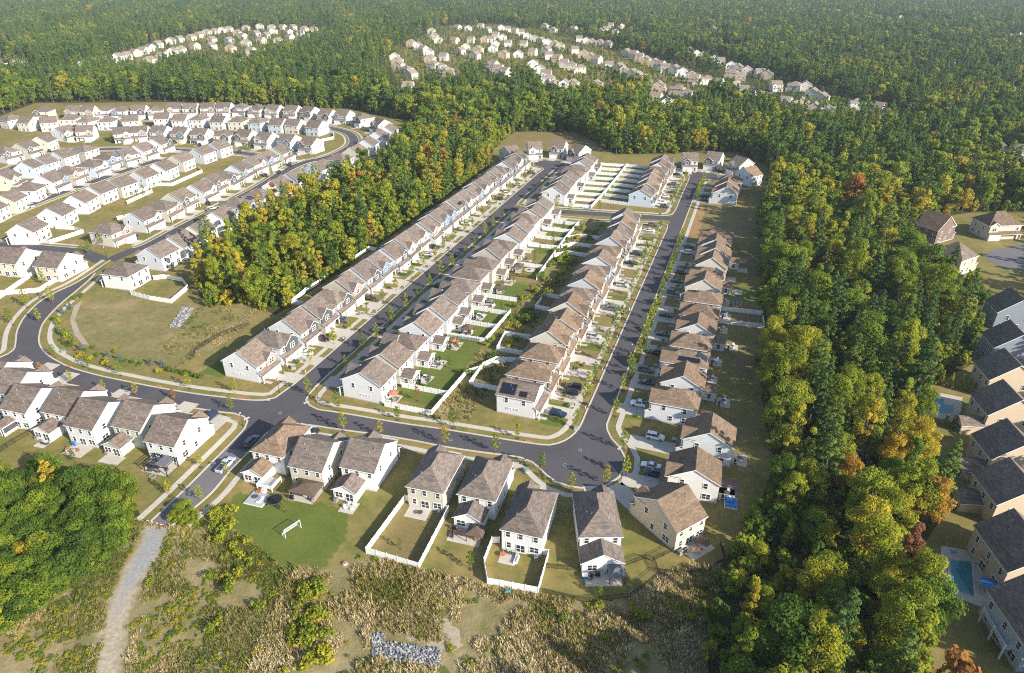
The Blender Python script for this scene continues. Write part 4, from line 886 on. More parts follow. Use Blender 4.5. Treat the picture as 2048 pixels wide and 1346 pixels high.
def stuff_scatter(name, label, cat, meshes, X, Y, var, rot, sx, sz, tint):
    cl = bpy.data.collections.new(name + '_kinds')
    for k, me in enumerate(meshes): o = bpy.data.objects.new(f'{name}_kind_{k:02d}', me); cl.objects.link(o)
    n_ = len(X); me = bpy.data.meshes.new(name); me.from_pydata(np.column_stack([X, Y, np.zeros(n_)]).tolist(), [], [])
    def at(nm, typ, arr, key='value'):
        a = me.attributes.new(nm, typ, 'POINT'); a.data.foreach_set(key, np.ascontiguousarray(arr).ravel())
    at('kind_index', 'INT', var.astype(np.int32)); at('tint', 'FLOAT', tint.astype(np.float32))
    at('turn', 'FLOAT_VECTOR', np.column_stack([np.zeros(n_), np.zeros(n_), rot]).astype(np.float32), 'vector'); at('size3', 'FLOAT_VECTOR', np.column_stack([sx, sx, sz]).astype(np.float32), 'vector')
    ng = bpy.data.node_groups.new(name, 'GeometryNodeTree'); ng.interface.new_socket('Geometry', in_out='INPUT', socket_type='NodeSocketGeometry'); ng.interface.new_socket('Geometry', in_out='OUTPUT', socket_type='NodeSocketGeometry')
    N = ng.nodes; gi = N.new('NodeGroupInput'); go = N.new('NodeGroupOutput'); ip = N.new('GeometryNodeInstanceOnPoints'); ci = N.new('GeometryNodeCollectionInfo')
    ci.inputs['Collection'].default_value = cl; ci.inputs['Separate Children'].default_value = True; ci.inputs['Reset Children'].default_value = True
    def na(nm, typ): q = N.new('GeometryNodeInputNamedAttribute'); q.data_type = typ; q.inputs['Name'].default_value = nm; return q.outputs['Attribute']
    Lk = ng.links; Lk.new(gi.outputs[0], ip.inputs['Points']); Lk.new(ci.outputs[0], ip.inputs['Instance']); ip.inputs['Pick Instance'].default_value = True
    Lk.new(na('kind_index', 'INT'), ip.inputs['Instance Index']); Lk.new(na('turn', 'FLOAT_VECTOR'), ip.inputs['Rotation']); Lk.new(na('size3', 'FLOAT_VECTOR'), ip.inputs['Scale'])
    Lk.new(ip.outputs[0], go.inputs[0])
    o = add(name, me); md = o.modifiers.new('scatter', 'NODES'); md.node_group = ng
    o['kind'] = 'stuff'; o['label'] = label; o['category'] = cat
    return o
rest = np.ones(len(PT), bool); rest[ind] = False
# understorey: bushes between the nearer trunks
ux, uy = scatter_points(-260, 330, 42, 620, 4.2, g); k = (np.abs(ux) < .70 * (uy + 40) + 35) & ~(inside(LAWN, ux, uy) | inside(SCRUB, ux, uy) | inside(RIGHTYARD, ux, uy) | inside(THICKET, ux, uy)) & ~((ux < 24) & (uy < 96)) & ~((ux < -60) & (uy < 190))
for hx, hy in H: k &= ~((np.abs(ux - hx) < 9) & (np.abs(uy - hy) < 10))
ux, uy = ux[k], uy[k]; nu = len(ux)
A = lambda a, c: np.concatenate([a, c])
X2, Y2, var2, rot2_, s2, z2, t2 = A(X[rest], ux), A(Y[rest], uy), A(var[rest], g.integers(8, 10, nu)), A(rot[rest], g.uniform(0, 6.3, nu)), A(sxy[rest], g.uniform(.5, 1.15, nu)), A(sc[rest], g.uniform(.5, 1.3, nu)), A(tint[rest], np.clip(.3 + .15 * g.normal(size=nu), 0, .7))
stuff_scatter('woodland', 'dense mixed woodland of green and yellowing trees stretching to the horizon', 'woodland', [TK[k][2] for k in names], X2, Y2, var2, rot2_, s2, z2, t2)
print('forest', len(PT))
# thicket by the stub road: bushes of its own
TX, TY = scatter_points(-120, -60, 60, 160, 2.9, g); k = inside(THICKET, TX, TY); TX, TY = TX[k], TY[k]
for x, y in zip(TX, TY):
    e = g.uniform(.75, 1.35); tn = float(np.clip(.19 + .10 * g.normal(), .02, .5)); kn = ['bushy0', 'bushy1'][int(g.integers(0, 2))]
    if g.uniform() < .012: tn = .7
    col = 'golden' if tn > .65 else ('deep green' if tn < .3 else 'bright green')
    tree_thing('thicket_bush', f'{col} leafy bush in the thicket beside the stub road', f'{col} bushes of the thicket', kn, (x, y, 0), g.uniform(0, 6.3), (e, e, e * g.uniform(.8, 1.2)), tn, 'bush')
# scrub: tufts of tall grass and low bushes
tk = [leaf_mesh('tuft_%d' % k, *tuft_arr(70 + k, [.55, .7, .42][k], [30, 34, 28][k], [.7, .8, .9][k], .05), 'grass_blade') for k in range(3)]
def scrub(name, label, poly, cell, dens, tshift, seed, sc0=1.0, excl=()):
    g = np.random.default_rng(seed); xs = [p[0] for p in poly]; ys = [p[1] for p in poly]
    X, Y = scatter_points(max(min(xs), -110), min(max(xs), 60), max(min(ys), 70), max(ys), cell, g); k = inside(poly, X, Y)
    for e in excl: k &= ~inside(e, X, Y)
    k &= fbm(X, Y, 7, seed) + .45 * fbm(X, Y, 2.2, seed + 2) > dens; X, Y = X[k], Y[k]; n_ = len(X)
    t = np.clip(.5 + tshift + .34 * fbm(X, Y, 8, seed + 1) + .16 * g.normal(size=n_) + (seed == 31) * (.22 * (X > -34) - .24 * (X < -46)), 0, 1)
    sc0 = sc0 * np.where((X < -46) & (seed == 31), .72, 1.0)
    stuff_scatter(name, label, 'grass', tk, X, Y, g.integers(0, 3, n_), g.uniform(0, 6.3, n_), g.uniform(.45, 1.0, n_) * g.choice([1, 1.3, 2.2], n_) * sc0, g.uniform(.45, 1.0, n_) * g.choice([.8, 1.2, 2.0], n_) * sc0, t)
TRACKS = [px(290, 1050, 336, 1060, 320, 1110, 296, 1150, 268, 1240, 252, 1350, 235, 1700, 130, 1700, 190, 1346, 205, 1290, 215, 1205, 255, 1120), px(735, 1258, 760, 1258, 890, 1290, 885, 1335, 740, 1310)]
scrub('scrub_grass', 'tall tan and green tufts of rough grass covering the scrub field', SCRUB, .55, -.38, .0, 31, 1.0, TRACKS)
scrub('basin_tufts', 'rough tan grass tufts in the drainage basin beside the curving road', BASIN, .9, -.5, -.12, 41, .7)
scrub('swale_tufts', 'rough grass growing along the swale between back yards', rs(-71, 134, -60, 137, -60, 305, -71, 303), 1.0, -.2, -.22, 43, .9)
# low leafy weeds through the scrub
wk = [leaf_mesh('weed_%d' % k, *shrub_arr(120 + k, .6, .7, 110, .13), 'leaf') for k in range(2)]
gw = np.random.default_rng(77); WX, WY = scatter_points(-110, 40, 72, 125, 1.0, gw); k = inside(SCRUB, WX, WY) & ~inside(TRACKS[0], WX, WY) & ~inside(TRACKS[1], WX, WY); k &= (fbm(WX, WY, 5, 51) > -.05) & (gw.uniform(0, 1, len(WX)) < np.where(WX < -40, .55, .28)); WX, WY = WX[k], WY[k]; nw = len(WX)
stuff_scatter('scrub_weeds', 'low green and olive weeds scattered through the rough grass', 'weeds', wk, WX, WY, gw.integers(0, 2, nw), gw.uniform(0, 6.3, nw), gw.uniform(.5, 1.5, nw), gw.uniform(.4, 1.1, nw), np.clip(.42 + .14 * gw.normal(size=nw), .15, .68))

# ------------------------------------------------------------------ fences
def vpanel():
    b = MB(); b.box(0, 1, -.02, .02, .08, 1.72, 'vinyl'); b.box(0, 1, -.035, .035, 1.66, 1.78, 'vinyl'); b.box(0, 1, -.035, .035, .05, .18, 'vinyl'); return b.mesh('panel')
def vpost():
    b = MB(); b.box(-.065, .065, -.065, .065, 0, 1.86, 'vinyl'); b.box(-.085, .085, -.085, .085, 1.86, 1.92, 'vinyl'); return b.mesh('post')
def mpanel():
    b = MB()
    for z in (.15, 1.0, 1.28): b.box(0, 1, -.015, .015, z, z + .04, 'black_metal')
    for k in range(1, 20): b.box(k / 20 - .004, k / 20 + .004, -.008, .008, .06, 1.35, 'black_metal')
    return b.mesh('panel')
def mpost():
    b = MB(); b.box(-.035, .035, -.035, .035, 0, 1.42, 'black_metal'); return b.mesh('post')
def fence(pts, label, white=True, group=None):
    pts = [Vector((p[0], p[1], 0)) for p in pts]
    root = thing('vinyl_fence' if white else 'metal_fence', label, 'fence', pts[0], 0, group)
    pm = cached('vpanel' if white else 'mpanel', vpanel if white else mpanel); po = cached('vpost' if white else 'mpost', vpost if white else mpost)
    for a, c in zip(pts, pts[1:]):
        d = c - a; n = max(1, round(d.length / 2.4)); an = math.atan2(d.y, d.x)
        for k in range(n):
            q = a + d * k / n - pts[0]; add('panel', pm, root, q, an, (d.length / n, 1, 1)); add('post', po, root, q, an)
    add('post', po, root, pts[-1] - pts[0])
    return root
GF = 'white vinyl yard fences'
fence(px(822, 1003, 810, 1002, 733, 1107, 838, 1138, 897, 1024, 880, 1016), 'white vinyl fence round the brown lawn of the beige hip-roofed house', True, GF)
fence(px(999, 1086, 984, 1086, 968, 1128, 975, 1168, 1076, 1187, 1097, 1112, 1079, 1108), 'white vinyl fence round the small yard of the white hip-roofed house', True, GF)
fence(px(263, 590, 300, 600, 343, 607, 377, 578, 365, 563, 330, 557, 308, 560), 'white vinyl fence bulging into the basin behind the corner house', True, GF)
fence(px(0, 598, 75, 545, 82, 540), 'white vinyl fence between the two grey-roofed corner houses', True, GF)
fence(px(-60, 592, 40, 588, 80, 584, 110, 565, 142, 553, 140, 548), 'long white vinyl fence along the pavement of the curving road', True, GF)
# back yards between the two rows: rear line and dividing fences
fence(rs(-84.5, 135.2, -70.6, 135.6, -69.6, 158, -66, 162), 'white vinyl fence round the corner house yard at the swale', True, GF)
fence(rs(-84.5, 145.4, -70.4, 145.6), 'white vinyl divider between first two yards beside the swale', True, GF)
for k in range(4, 16):
    s = 140 + 10.65 * k - 5.3
    if k in (8, 9, 11): continue
    fence(rs(-84.6, s, -71.5, s + rg.uniform(-.5, .8)), f'white vinyl divider fence, {ORD[k + 1]} yard boundary up the swale side', True, GF)
fence(rs(-71.5, 178.6, -71, 190, -70.5, 200), 'white vinyl rear fence along the lower shrubby swale', True, GF)
fence(rs(-70.6, 230, -71, 250, -71.5, 275, -71, 297), 'white vinyl rear fence along the upper swale toward the cross street', True, GF)
fence(rs(-71, 321, -70, 350, -69.5, 380, -69.5, 406), 'long white vinyl spine fence between facing yards past the cross street', True, GF)
for k in range(9): fence(rs(-84.6, 320.5 + 10.2 * k, -70.6, 321.5 + 10.2 * k), f'white vinyl divider fence, {ORD[k + 1]} on the left of the spine fence', True, GF)
for k in range(8): fence(rs(-69, 333 + 10.2 * k, -54.6, 331.5 + 10.2 * k), f'white vinyl divider fence, {ORD[k + 1]} on the right of the spine fence', True, GF)
fence(px(962, 740, 1000, 728, 1012, 727), 'white vinyl fence by the yellow bush behind the hip-roofed house', True, GF)
fence(rs(-55.2, 152.6, -66.5, 152.6, -66.5, 163.4, -64, 168, -55.2, 170), 'white vinyl fence round the shaded yard above the solar-roofed house', True, GF)
fence(rs(-55.2, 174, -66, 174, -67, 184.4, -55.2, 184.6), 'white vinyl fence round the yard with the golden lawn', True, GF)
fence(rs(-55.2, 206, -63.5, 206, -63.5, 216.6, -55.2, 216.6), 'white vinyl fence round the shaded yard half way up the swale', True, GF)
for k in (10, 11, 12): fence(rs(-55, 147.2 + 10.62 * k + 5.3, -66, 147.2 + 10.62 * k + 5.8, -70.6, 147.2 + 10.62 * k + 1), f'white curving vinyl fence, {ORD[k - 9]} on the shaded side of upper swale', True, GF)
fence(rs(-1.8, 226.5, 12.2, 227.5, 13.0, 217.5, -1.8, 216.5), 'white vinyl fence round the one fenced yard beside the big wood', True, GF)
fence(rs(-136.8, 182, -147, 181, -148, 192, -147, 203), 'white vinyl fence behind the row at the tree strip corner', True, GF)
fence(rs(-147, 225, -147, 236, -137, 236), 'white vinyl fence behind the row half way along the tree strip', True, GF)
for q, lab in [((60, 478, 100, 488, 168, 466, 150, 460, 112, 458), 'white vinyl fence round the tan corner house yard'), ((255, 408, 305, 385, 300, 379, 250, 392), 'white vinyl fence jutting onto the green behind the inner lane'), ((310, 372, 345, 372, 405, 345, 398, 338), 'white vinyl fence round the orange patio yard'),
               ((640, 262, 668, 268, 668, 278, 640, 284), 'white vinyl fence round the corner yard at the lane bend'), ((235, 440, 300, 425, 320, 412), 'white vinyl fence along the grass behind the blue-gabled house'), ((560, 262, 600, 262, 612, 268), 'white vinyl fence behind the row below the last lane')]:
    fence(px(*q), lab, True, GF)
GM = 'black metal yard fences'
fence(px(1249, 1133, 1290, 1118, 1306, 1122, 1348, 1102), 'black metal fence joining the white and beige houses below the bulb', False, GM)
fence(px(1306, 1122, 1318, 1150, 1260, 1195, 1170, 1205, 1085, 1185), 'black metal fence curving round the lawn above the scrub', False, GM)
fence(px(1318, 1146, 1360, 1152, 1420, 1142, 1450, 1120, 1440, 1090), 'black metal fence round the beige angled house lawn', False, GM)
fence(px(1092, 1136, 1135, 1140, 1158, 1142), 'short black metal fence between two white houses', False, GM)
fence(px(0, 905, 30, 885, 58, 870), 'black metal fence running down from the screened porch', False, GM)
fence(px(380, 720, 395, 700, 440, 672, 500, 650), 'black metal fence round the yards beside the basin', False, GM)
fence(rs(-84.5, 176.8, -73, 177.4), 'black metal fence between two green yards beside the swale', False, GM)
fence(rs(-84.5, 230.5, -73, 231), 'black metal fence by the round stone patio', False, GM)

# ------------------------------------------------------------------ street trees and shrubs
def kind_small(name, gen, mat='leaf'):
    t, V, var = gen(); TK[name] = (t.mesh(name + '_trunk'), leaf_mesh(name + '_crown', V, var, mat), None)
def young(seed, H=5.6, R=1.45, n=420, leaf=.2):
    g = np.random.default_rng(seed); K = 16; cen = []; rad = []
    for k in range(K):
        u = k / (K - 1); z = H * (.3 + .68 * u); rr = R * (math.sin(PI * (.15 + .8 * u)) ** .7) * g.uniform(.2, .75); an = k * 2.4
        cen.append((math.cos(an) * rr, math.sin(an) * rr, z)); rad.append(R * g.uniform(.32, .5) * (1 - .4 * u))
    V, var = leaf_arrays(np.array(cen), rad, [n // K] * K, leaf, g, .9)
    return trunk_mb(H * .9, .07, g, 5, 'bark', .3, R * .7), V, var
for k in range(4): kind_small(f'young{k}', lambda k=k: young(80 + k, 5.6 + .4 * k, 1.3 + .12 * k))
def conifer(seed, n=420):
    g = np.random.default_rng(seed); K = 18; cen = []; rad = []
    for k in range(K):
        u = k / (K - 1); an = k * 2.4; rr = .95 * (1 - u) * g.uniform(.5, .9); cen.append((math.cos(an) * rr, math.sin(an) * rr, .35 + 2.9 * u)); rad.append(.62 * (1 - .7 * u))
    V, var = leaf_arrays(np.array(cen), rad, [n // K] * K, .16, g, .8); return trunk_mb(3, .07, g, 2), V, var
kind_small('cypress', lambda: conifer(91)); kind_small('blue_spruce', lambda: conifer(92), 'blue_needle')
SH = [leaf_mesh(f'shrub_leaves_{k}', *shrub_arr(95 + k, .75, 1.1, 150, .15), 'leaf') for k in range(3)]
STEM = (lambda b: ([b.tube((0, 0, -.05), (.12 * math.cos(k * 2), .12 * math.sin(k * 2), .5), .03, .012, 'bark', 5, False) for k in range(4)], b)[1])(MB()).mesh('shrub_stem')
RING = (lambda b: ([b.face([(0, 0, .09), (.75 * math.cos(2 * PI * k / 10), .75 * math.sin(2 * PI * k / 10), .03), (.75 * math.cos(2 * PI * (k + 1) / 10), .75 * math.sin(2 * PI * (k + 1) / 10), .03)], 'mulch') for k in range(10)], b)[1])(MB()).mesh('mulch_ring')
def street_tree(p, label, group, tint=.45, s=1.0, kn=None, nm='street_tree'):
    o = tree_thing(nm, label, group, kn or f'young{rg.randrange(4)}', (p[0], p[1], 0), rg.uniform(0, 6), (s, s, s), tint); add('mulch_ring', RING, o); return o
near_trees = [(88, 756, .8), (144, 766, .5), (209, 782, .5), (274, 792, .6), (350, 801, .86), (463, 822, .4), (110, 715, .3), (179, 739, .3), (242, 751, .35), (380, 777, .55), (471, 786, .55), (402, 935, .55), (341, 992, .6), (455, 950, .5), (402, 1002, .52), (618, 791, .42), (677, 823, .2), (795, 840, .2), (687, 862, .5), (761, 873, .66), (891, 890, .56), (907, 856, .22),
              (1035, 877, .42), (991, 905, .4), (1083, 944, .2), (1142, 981, .5), (1251, 952, .48), (1246, 900, .24), (1230, 833, .42), (1152, 857, .36), (1170, 807, .36), (1189, 766, .36), (1245, 781, .42), (1259, 742, .45), (1212, 968, .6), (1290, 715, .2)]
tc = lambda t: 'dark green' if t < .3 else 'green' if t < .47 else 'yellow-green' if t < .62 else 'golden' if t < .8 else 'orange'
for k, (u, v, t) in enumerate(near_trees):
    where = 'on the main road verge' if v < 900 and u < 1100 else ('on the stub road verge' if u < 500 else 'on the verge round the road bulb')
    street_tree(P(u, v), f'{tc(t)} sapling in a mulch ring {where}', f'{tc(t)} saplings {where}', t, rg.uniform(.8, 1.05) * (.8 if u < 500 else 1))
for r, s0, s1, ph, t0 in ((-22.9, 172, 292, 'on the wood side of the right-hand street', .40), (-33.4, 160, 300, 'before the sunny row of the right-hand street', .33), (-116.8, 148, 372, 'before the row backing onto the tree strip', .38), (-106.2, 150, 296, 'on the shaded verge of the left-hand street', .35), (-33.4, 334, 392, 'by the upper right turning circle', .36), (-22.9, 350, 384, 'by the vacant lot kerb', .4)):
    s = s0
    while s < s1:
        t = t0 + rg.uniform(-.12, .18); sc_ = rg.uniform(.75, 1.25) * (1.15 if r > -35 else .9)
        street_tree(L(r + rg.uniform(-.3, .3), s), f'{tc(t)} street tree {ph}', f'{tc(t)} street trees {ph}', t, sc_)
        s += 10.65 * rg.choice([.5, 1, 1, .6]) if r == -22.9 else 10.65 * rg.choice([1, 1, .8, 1.2])
for u, v, t in [(255, 450, .35), (180, 500, .3), (205, 493, .35), (160, 400, .3), (290, 395, .3), (100, 395, .35), (205, 340, .3), (225, 285, .25), (135, 285, .2), (155, 280, .2), (250, 288, .3), (360, 300, .4), (430, 395, .35), (487, 370, .35), (545, 355, .35), (630, 320, .5), (470, 300, .35), (500, 300, .3), (380, 418, .35), (343, 442, .35), (165, 516, .2), (178, 508, .3), (90, 570, .5), (55, 615, .35), (107, 607, .5), (80, 645, .5), (25, 650, .2), (150, 700, .2), (1113, 420, .5), (1140, 428, .5), (1200, 424, .5)]:
    street_tree(P(u, v), f'{tc(t)} young tree along the lanes of the far estate', f'{tc(t)} young trees of the far estate', t, rg.uniform(.8, 1.2))
def shrub(p, label, group, tint, s=1.0, nm='shrub'):
    o = thing(nm, label, 'shrub', (p[0], p[1], 0), rg.uniform(0, 6), group); o.scale = (s, s, s * rg.uniform(.8, 1.2)); c = add('foliage', SH[rg.randrange(3)], o); c['tint'] = tint; add('stem', STEM, o)
bas = [(162, 594, .2, 2.0), (148, 600, .25, 2.0), (126, 628, .9, 0), (142, 618, .9, 0), (117, 646, .36, 2.4), (116, 662, .5, 1.6), (132, 673, .4, 2.6), (139, 688, .22, 1.8), (120, 668, .9, 0), (164, 700, .9, 0), (187, 697, .25, 1.4), (170, 706, .25, 1.4), (192, 716, .18, 1.5), (217, 716, .9, 0), (240, 722, .9, 0), (252, 724, .2, 1.3), (268, 727, .25, 1.4), (281, 731, .2, 1.4), (303, 730, .9, 0), (326, 733, .9, 0), (158, 713, .68, 1.8), (180, 722, .6, 1.7), (210, 727, .66, 1.7), (320, 745, .68, 1.5), (150, 690, .6, 1.2), (232, 705, .5, 1.4)]
for u, v, t, s in bas:
    if s == 0: tree_thing('blue_spruce', 'blue-grey spruce in the planted bank beside the curving road', 'blue spruces of the planted bank', 'blue_spruce', P(u, v), rg.uniform(0, 6), (1.1, 1.1, .8), .5)
    else: shrub(P(u, v), f'{tc(t)} shrub in the planted bank beside the curving road', f'{tc(t)} shrubs of the planted bank', t, s)
for k in range(10): shrub(P(331 + 8 * k, 740 + 1.8 * k), 'clipped dark green hedge shrub beside the corner house wall', 'hedge shrubs by the corner house', .14, 1.35)
def inyard(r, s, t, sc_, label, group): shrub(L(r, s), label, group, t, sc_)
for k in range(24):
    for j in range(2 if k < 14 else 1): t = rg.uniform(.12, .5); inyard(-122.4 + rg.uniform(0, 2.4), 137.8 + 10.65 * k + (rg.uniform(1.0, 4.6)) * (1 if k % 2 == 0 else -1), t, rg.uniform(.6, 1.3), f'{tc(t)} front-garden shrub in the row before the tree strip', f'{tc(t)} front shrubs, tree strip row')
for k in range(15):
    for j in range(2): t = rg.uniform(.12, .5); inyard(-40.5 + rg.uniform(0, 4), 147.2 + 10.62 * k + rg.uniform(1.5, 4.8) * (1 if k % 2 == 0 else -1), t, rg.uniform(.6, 1.4), f'{tc(t)} front-garden shrub in the sunny right-hand row', f'{tc(t)} front shrubs, sunny row')
for k in range(13): t = rg.uniform(.12, .5); inyard(-16.5 - rg.uniform(0, 2), 157.5 + 10.9 * k + rg.uniform(2, 4.5) * (1 if k % 2 else -1), t, rg.uniform(.7, 1.3), f'{tc(t)} shaded front-garden shrub in the wood-side row', f'{tc(t)} front shrubs, wood-side row')
for k in range(70):
    s = rg.uniform(150, 300); t = rg.choice([.15, .2, .3, .35, .42, .5, .6]); inyard(rg.uniform(-71, -62), s, t, rg.uniform(.9, 2.6), f'{tc(t)} wild shrub in the swale between the back yards', f'{tc(t)} wild shrubs of the swale')
for k in range(90):                                   # low growth where lawn meets scrub and wood
    u = rg.choice([(430 + rg.uniform(0, 40), 1030 + rg.uniform(-10, 30)), (rg.uniform(590, 660), rg.uniform(1150, 1346)), (rg.uniform(560, 660), rg.uniform(1180, 1346)), (rg.uniform(420, 560), rg.uniform(1050, 1300)), (rg.uniform(1080, 1440), rg.uniform(1190, 1290))]); t = rg.uniform(.3, .58)
    shrub(P(*u), f'{tc(t)} low bush growing wild in the scrub field', f'{tc(t)} wild bushes of the scrub', t, rg.uniform(1.0, 2.4), 'wild_bush')
for u, v, s in [(352, 1040, 1.0), (362, 1028, 1.1), (372, 1020, 1.0), (384, 1030, .9), (366, 1044, 1.0), (392, 1040, .8), (376, 1050, .8)]:
    tree_thing('thicket_bush', 'bright green leafy bush by the stub road end', 'bushes by the stub road end', 'bushy1', P(u, v), rg.uniform(0, 6), (s * .62,) * 3, .36, 'bush')
for u, v, t, s in [(570, 1023, .25, .62), (801, 1098, .3, .5), (942, 1138, .16, .8), (835, 802, .9, .75), (150, 925, .12, .6), (110, 985, .72, 1.7), (1200, 1195, .35, .5)]:
    street_tree(P(u, v), f'{tc(t)} small garden tree on a back lawn', f'{tc(t)} garden trees on back lawns', t, s, nm='garden_tree')
for k in range(14):
    s = 148 + 10.65 * k + rg.uniform(-2, 2); t = rg.uniform(.15, .35); street_tree(L(rg.uniform(-78, -74), s), f'{tc(t)} small tree in a yard beside the swale', f'{tc(t)} yard trees beside the swale', t, rg.uniform(.5, .85), nm='garden_tree')
for u, v in [(1880, 770), (1898, 775), (1918, 778), (1935, 782)]: tree_thing('cypress', 'small golden cypress in the row above the stepped pool', 'cypress row above the stepped pool', 'cypress', P(u, v), 0, (1.2, 1.2, 1.5), .55)
for u, v in [(1940, 955), (1950, 958), (1961, 960), (1973, 962)]: tree_thing('cypress', 'narrow green cypress beside the gabled porch', 'cypress row beside the gabled porch', 'cypress', P(u, v), 0, (.7, .7, 1.2), .4)
for u, v in [(1890, 850), (1908, 855), (1925, 857)]: tree_thing('cypress', 'rounded golden evergreen below the stepped pool', 'evergreens below the stepped pool', 'cypress', P(u, v), 0, (1.2, 1.2, 1.0), .6)
for u, v, s in [(1762, 640, 1.0), (700, 470, .9), (725, 455, 1.0), (745, 445, .9), (590, 500, .8), (500, 470, .8), (1715, 935, .8)]:
    o = thing('bare_tree', 'leafless grey tree standing among the green crowns', 'tree', P(u, v), rg.uniform(0, 6), 'leafless trees', None); o.scale = (s, s, s); add('branches', BARE, o)

# ------------------------------------------------------------------ cars
def car_parts(kind_):
    L_, W_, H_ = dict(sedan=(4.8, 1.82, 1.46), suv=(4.8, 1.92, 1.75), pickup=(5.8, 2.0, 1.88))[kind_]; x = L_ / 2; w = W_ / 2
    body = MB(); glass = MB()
    def loft(rings, mb, mat, close=True):
        for a, c in zip(rings, rings[1:]):
            n_ = len(a)
            for k in range(n_): j = (k + 1) % n_; mb.face([a[k], a[j], c[j], c[k]], mat)
        mb.face(rings[0][::-1], mat); mb.face(rings[-1], mat)
    deck = dict(sedan=.92, suv=1.05, pickup=1.12)[kind_]; hood = dict(sedan=.86, suv=1.0, pickup=1.08)[kind_]
    # lower body: stations along x (front +x): (x, half width, z bottom, z top)
    st = [(-x, w * .82, .42, deck * .86), (-x + .12, w * .95, .30, deck), (-x * .45, w, .26, deck + .02), (x * .25, w, .26, deck + .01), (x * .62, w * .98, .26, hood), (x - .25, w * .92, .28, hood * .9), (x, w * .72, .36, hood * .7)]
    rings = []
    for X_, hw, z0, z1 in st: zm = z0 + (z1 - z0) * .62; rings.append([(X_, -hw * .93, z0), (X_, hw * .93, z0), (X_, hw, zm), (X_, hw * .9, z1), (X_, -hw * .9, z1), (X_, -hw, zm)])
    loft(rings, body, 'BODY')
    cab = dict(sedan=[(-x * .62, .0), (-x * .28, 1), (x * .12, 1), (x * .42, 0)], suv=[(-x * .97, .05), (-x * .82, 1), (x * .12, 1), (x * .42, 0)], pickup=[(-x * .12, 0.0), (-x * .06, 1), (x * .26, 1), (x * .5, 0)])[kind_]
    (xa, _), (xb, _), (xc, _), (xd, _) = cab; zb = deck - .02; zt = H_; ww = w * .86; wt = w * .68
    # glasshouse: pillars/glass then roof
    lo = [(xa, -ww, zb), (xd, -ww, zb), (xd, ww, zb), (xa, ww, zb)]; hi = [(xb, -wt, zt - .06), (xc, -wt, zt - .06), (xc, wt, zt - .06), (xb, wt, zt - .06)]
    for k in range(4): j = (k + 1) % 4; glass.face([lo[k], lo[j], hi[j], hi[k]], 'glass')
    roof = MB(); roof.face([(xb - .05, -wt - .02, zt - .08), (xc + .05, -wt - .02, zt - .08), (xc - .08, -wt + .1, zt), (xb + .08, -wt + .1, zt)], 'BODY')
    roof.face([(xc + .05, wt + .02, zt - .08), (xb - .05, wt + .02, zt - .08), (xb + .08, wt - .1, zt), (xc - .08, wt - .1, zt)], 'BODY')
    roof.face([(xc + .05, -wt - .02, zt - .08), (xc + .05, wt + .02, zt - .08), (xc - .08, wt - .1, zt), (xc - .08, -wt + .1, zt)], 'BODY'); roof.face([(xb - .05, wt + .02, zt - .08), (xb - .05, -wt - .02, zt - .08), (xb + .08, -wt + .1, zt), (xb + .08, wt - .1, zt)], 'BODY')
    roof.face([(xb + .08, -wt + .1, zt), (xc - .08, -wt + .1, zt), (xc - .08, wt - .1, zt), (xb + .08, wt - .1, zt)], 'BODY')
    for s_ in (-1, 1):                                     # pillars
        for (xl, xh) in ((xa, xb), (xd, xc), ((xa + xd) / 2 - .1, (xb + xc) / 2 - .1)): roof.tube((xl, s_ * ww, zb), (xh, s_ * wt, zt - .05), .045, .045, 'BODY', 4)
    if kind_ == 'pickup':
        body.box(-x + .2, xa - .15, -w * .72, w * .72, deck - .01, deck + .035, 'dark_grey')
    wheel = MB(); r = .36 if kind_ != 'sedan' else .33
    wheel.tube((0, -.11, 0), (0, .11, 0), r, r, 'tyre', 12); rim = MB(); rim.tube((0, -.125, 0), (0, .125, 0), r * .6, r * .6, 'rim', 8)
    lamp = MB(); lamp.box(-.06, .05, -.2, .2, -.08, .08, 'lamp_clear'); tail = MB(); tail.box(-.05, .06, -.13, .13, -.14, .14, 'lamp_red')
    mir = MB(); mir.box(-.08, .08, -.1, .1, -.07, .07, 'black_metal')
    return dict(body=body, roof=roof, glass=glass, wheel=wheel, rim=rim, lamp=lamp, tail=tail, mir=mir, x=x, w=w, r=r, deck=deck, hood=hood, xd=xd)
CP = {k: car_parts(k) for k in ('sedan', 'suv', 'pickup')}
def cmesh(kind_, part, col):
    def mk():
        mb = CP[kind_][part]; m2 = MB(); m2.v = mb.v; m2.f = mb.f; m2.m = mb.m; m2.mats = ['paint_' + col if q == 'BODY' else q for q in mb.mats]; return m2.mesh('car_' + part)
    return cached(('car', kind_, part, col), mk)
def car(p, az, kind_, col, label):
    c = CP[kind_]; o = thing('pickup_truck' if kind_ == 'pickup' else 'parked_car', label, 'pickup' if kind_ == 'pickup' else 'car', (p[0], p[1], .09), R_(90 - az), 'cars parked on driveways and kerbs')
    add('body', cmesh(kind_, 'body', col), o); rf = add('roof', cmesh(kind_, 'roof', col), o); add('windows', cmesh(kind_, 'glass', 'x'), o)
    for sx in (-.62, .62):
        for sy in (-1, 1): w_ = add('wheel', cmesh(kind_, 'wheel', 'x'), o, (sx * c['x'], sy * (c['w'] - .1), c['r'])); add('rim', cmesh(kind_, 'rim', 'x'), w_)
    for sy in (-1, 1):
        add('headlight', cmesh(kind_, 'lamp', 'x'), o, (c['x'] - .1, sy * c['w'] * .62, c['hood'] * .66)); add('taillight', cmesh(kind_, 'tail', 'x'), o, (-c['x'] + .03, sy * c['w'] * .74, c['deck'] * .76)); add('mirror', cmesh(kind_, 'mir', 'x'), o, (c['xd'] - .35, sy * (c['w'] + .06), c['deck'] + .05))
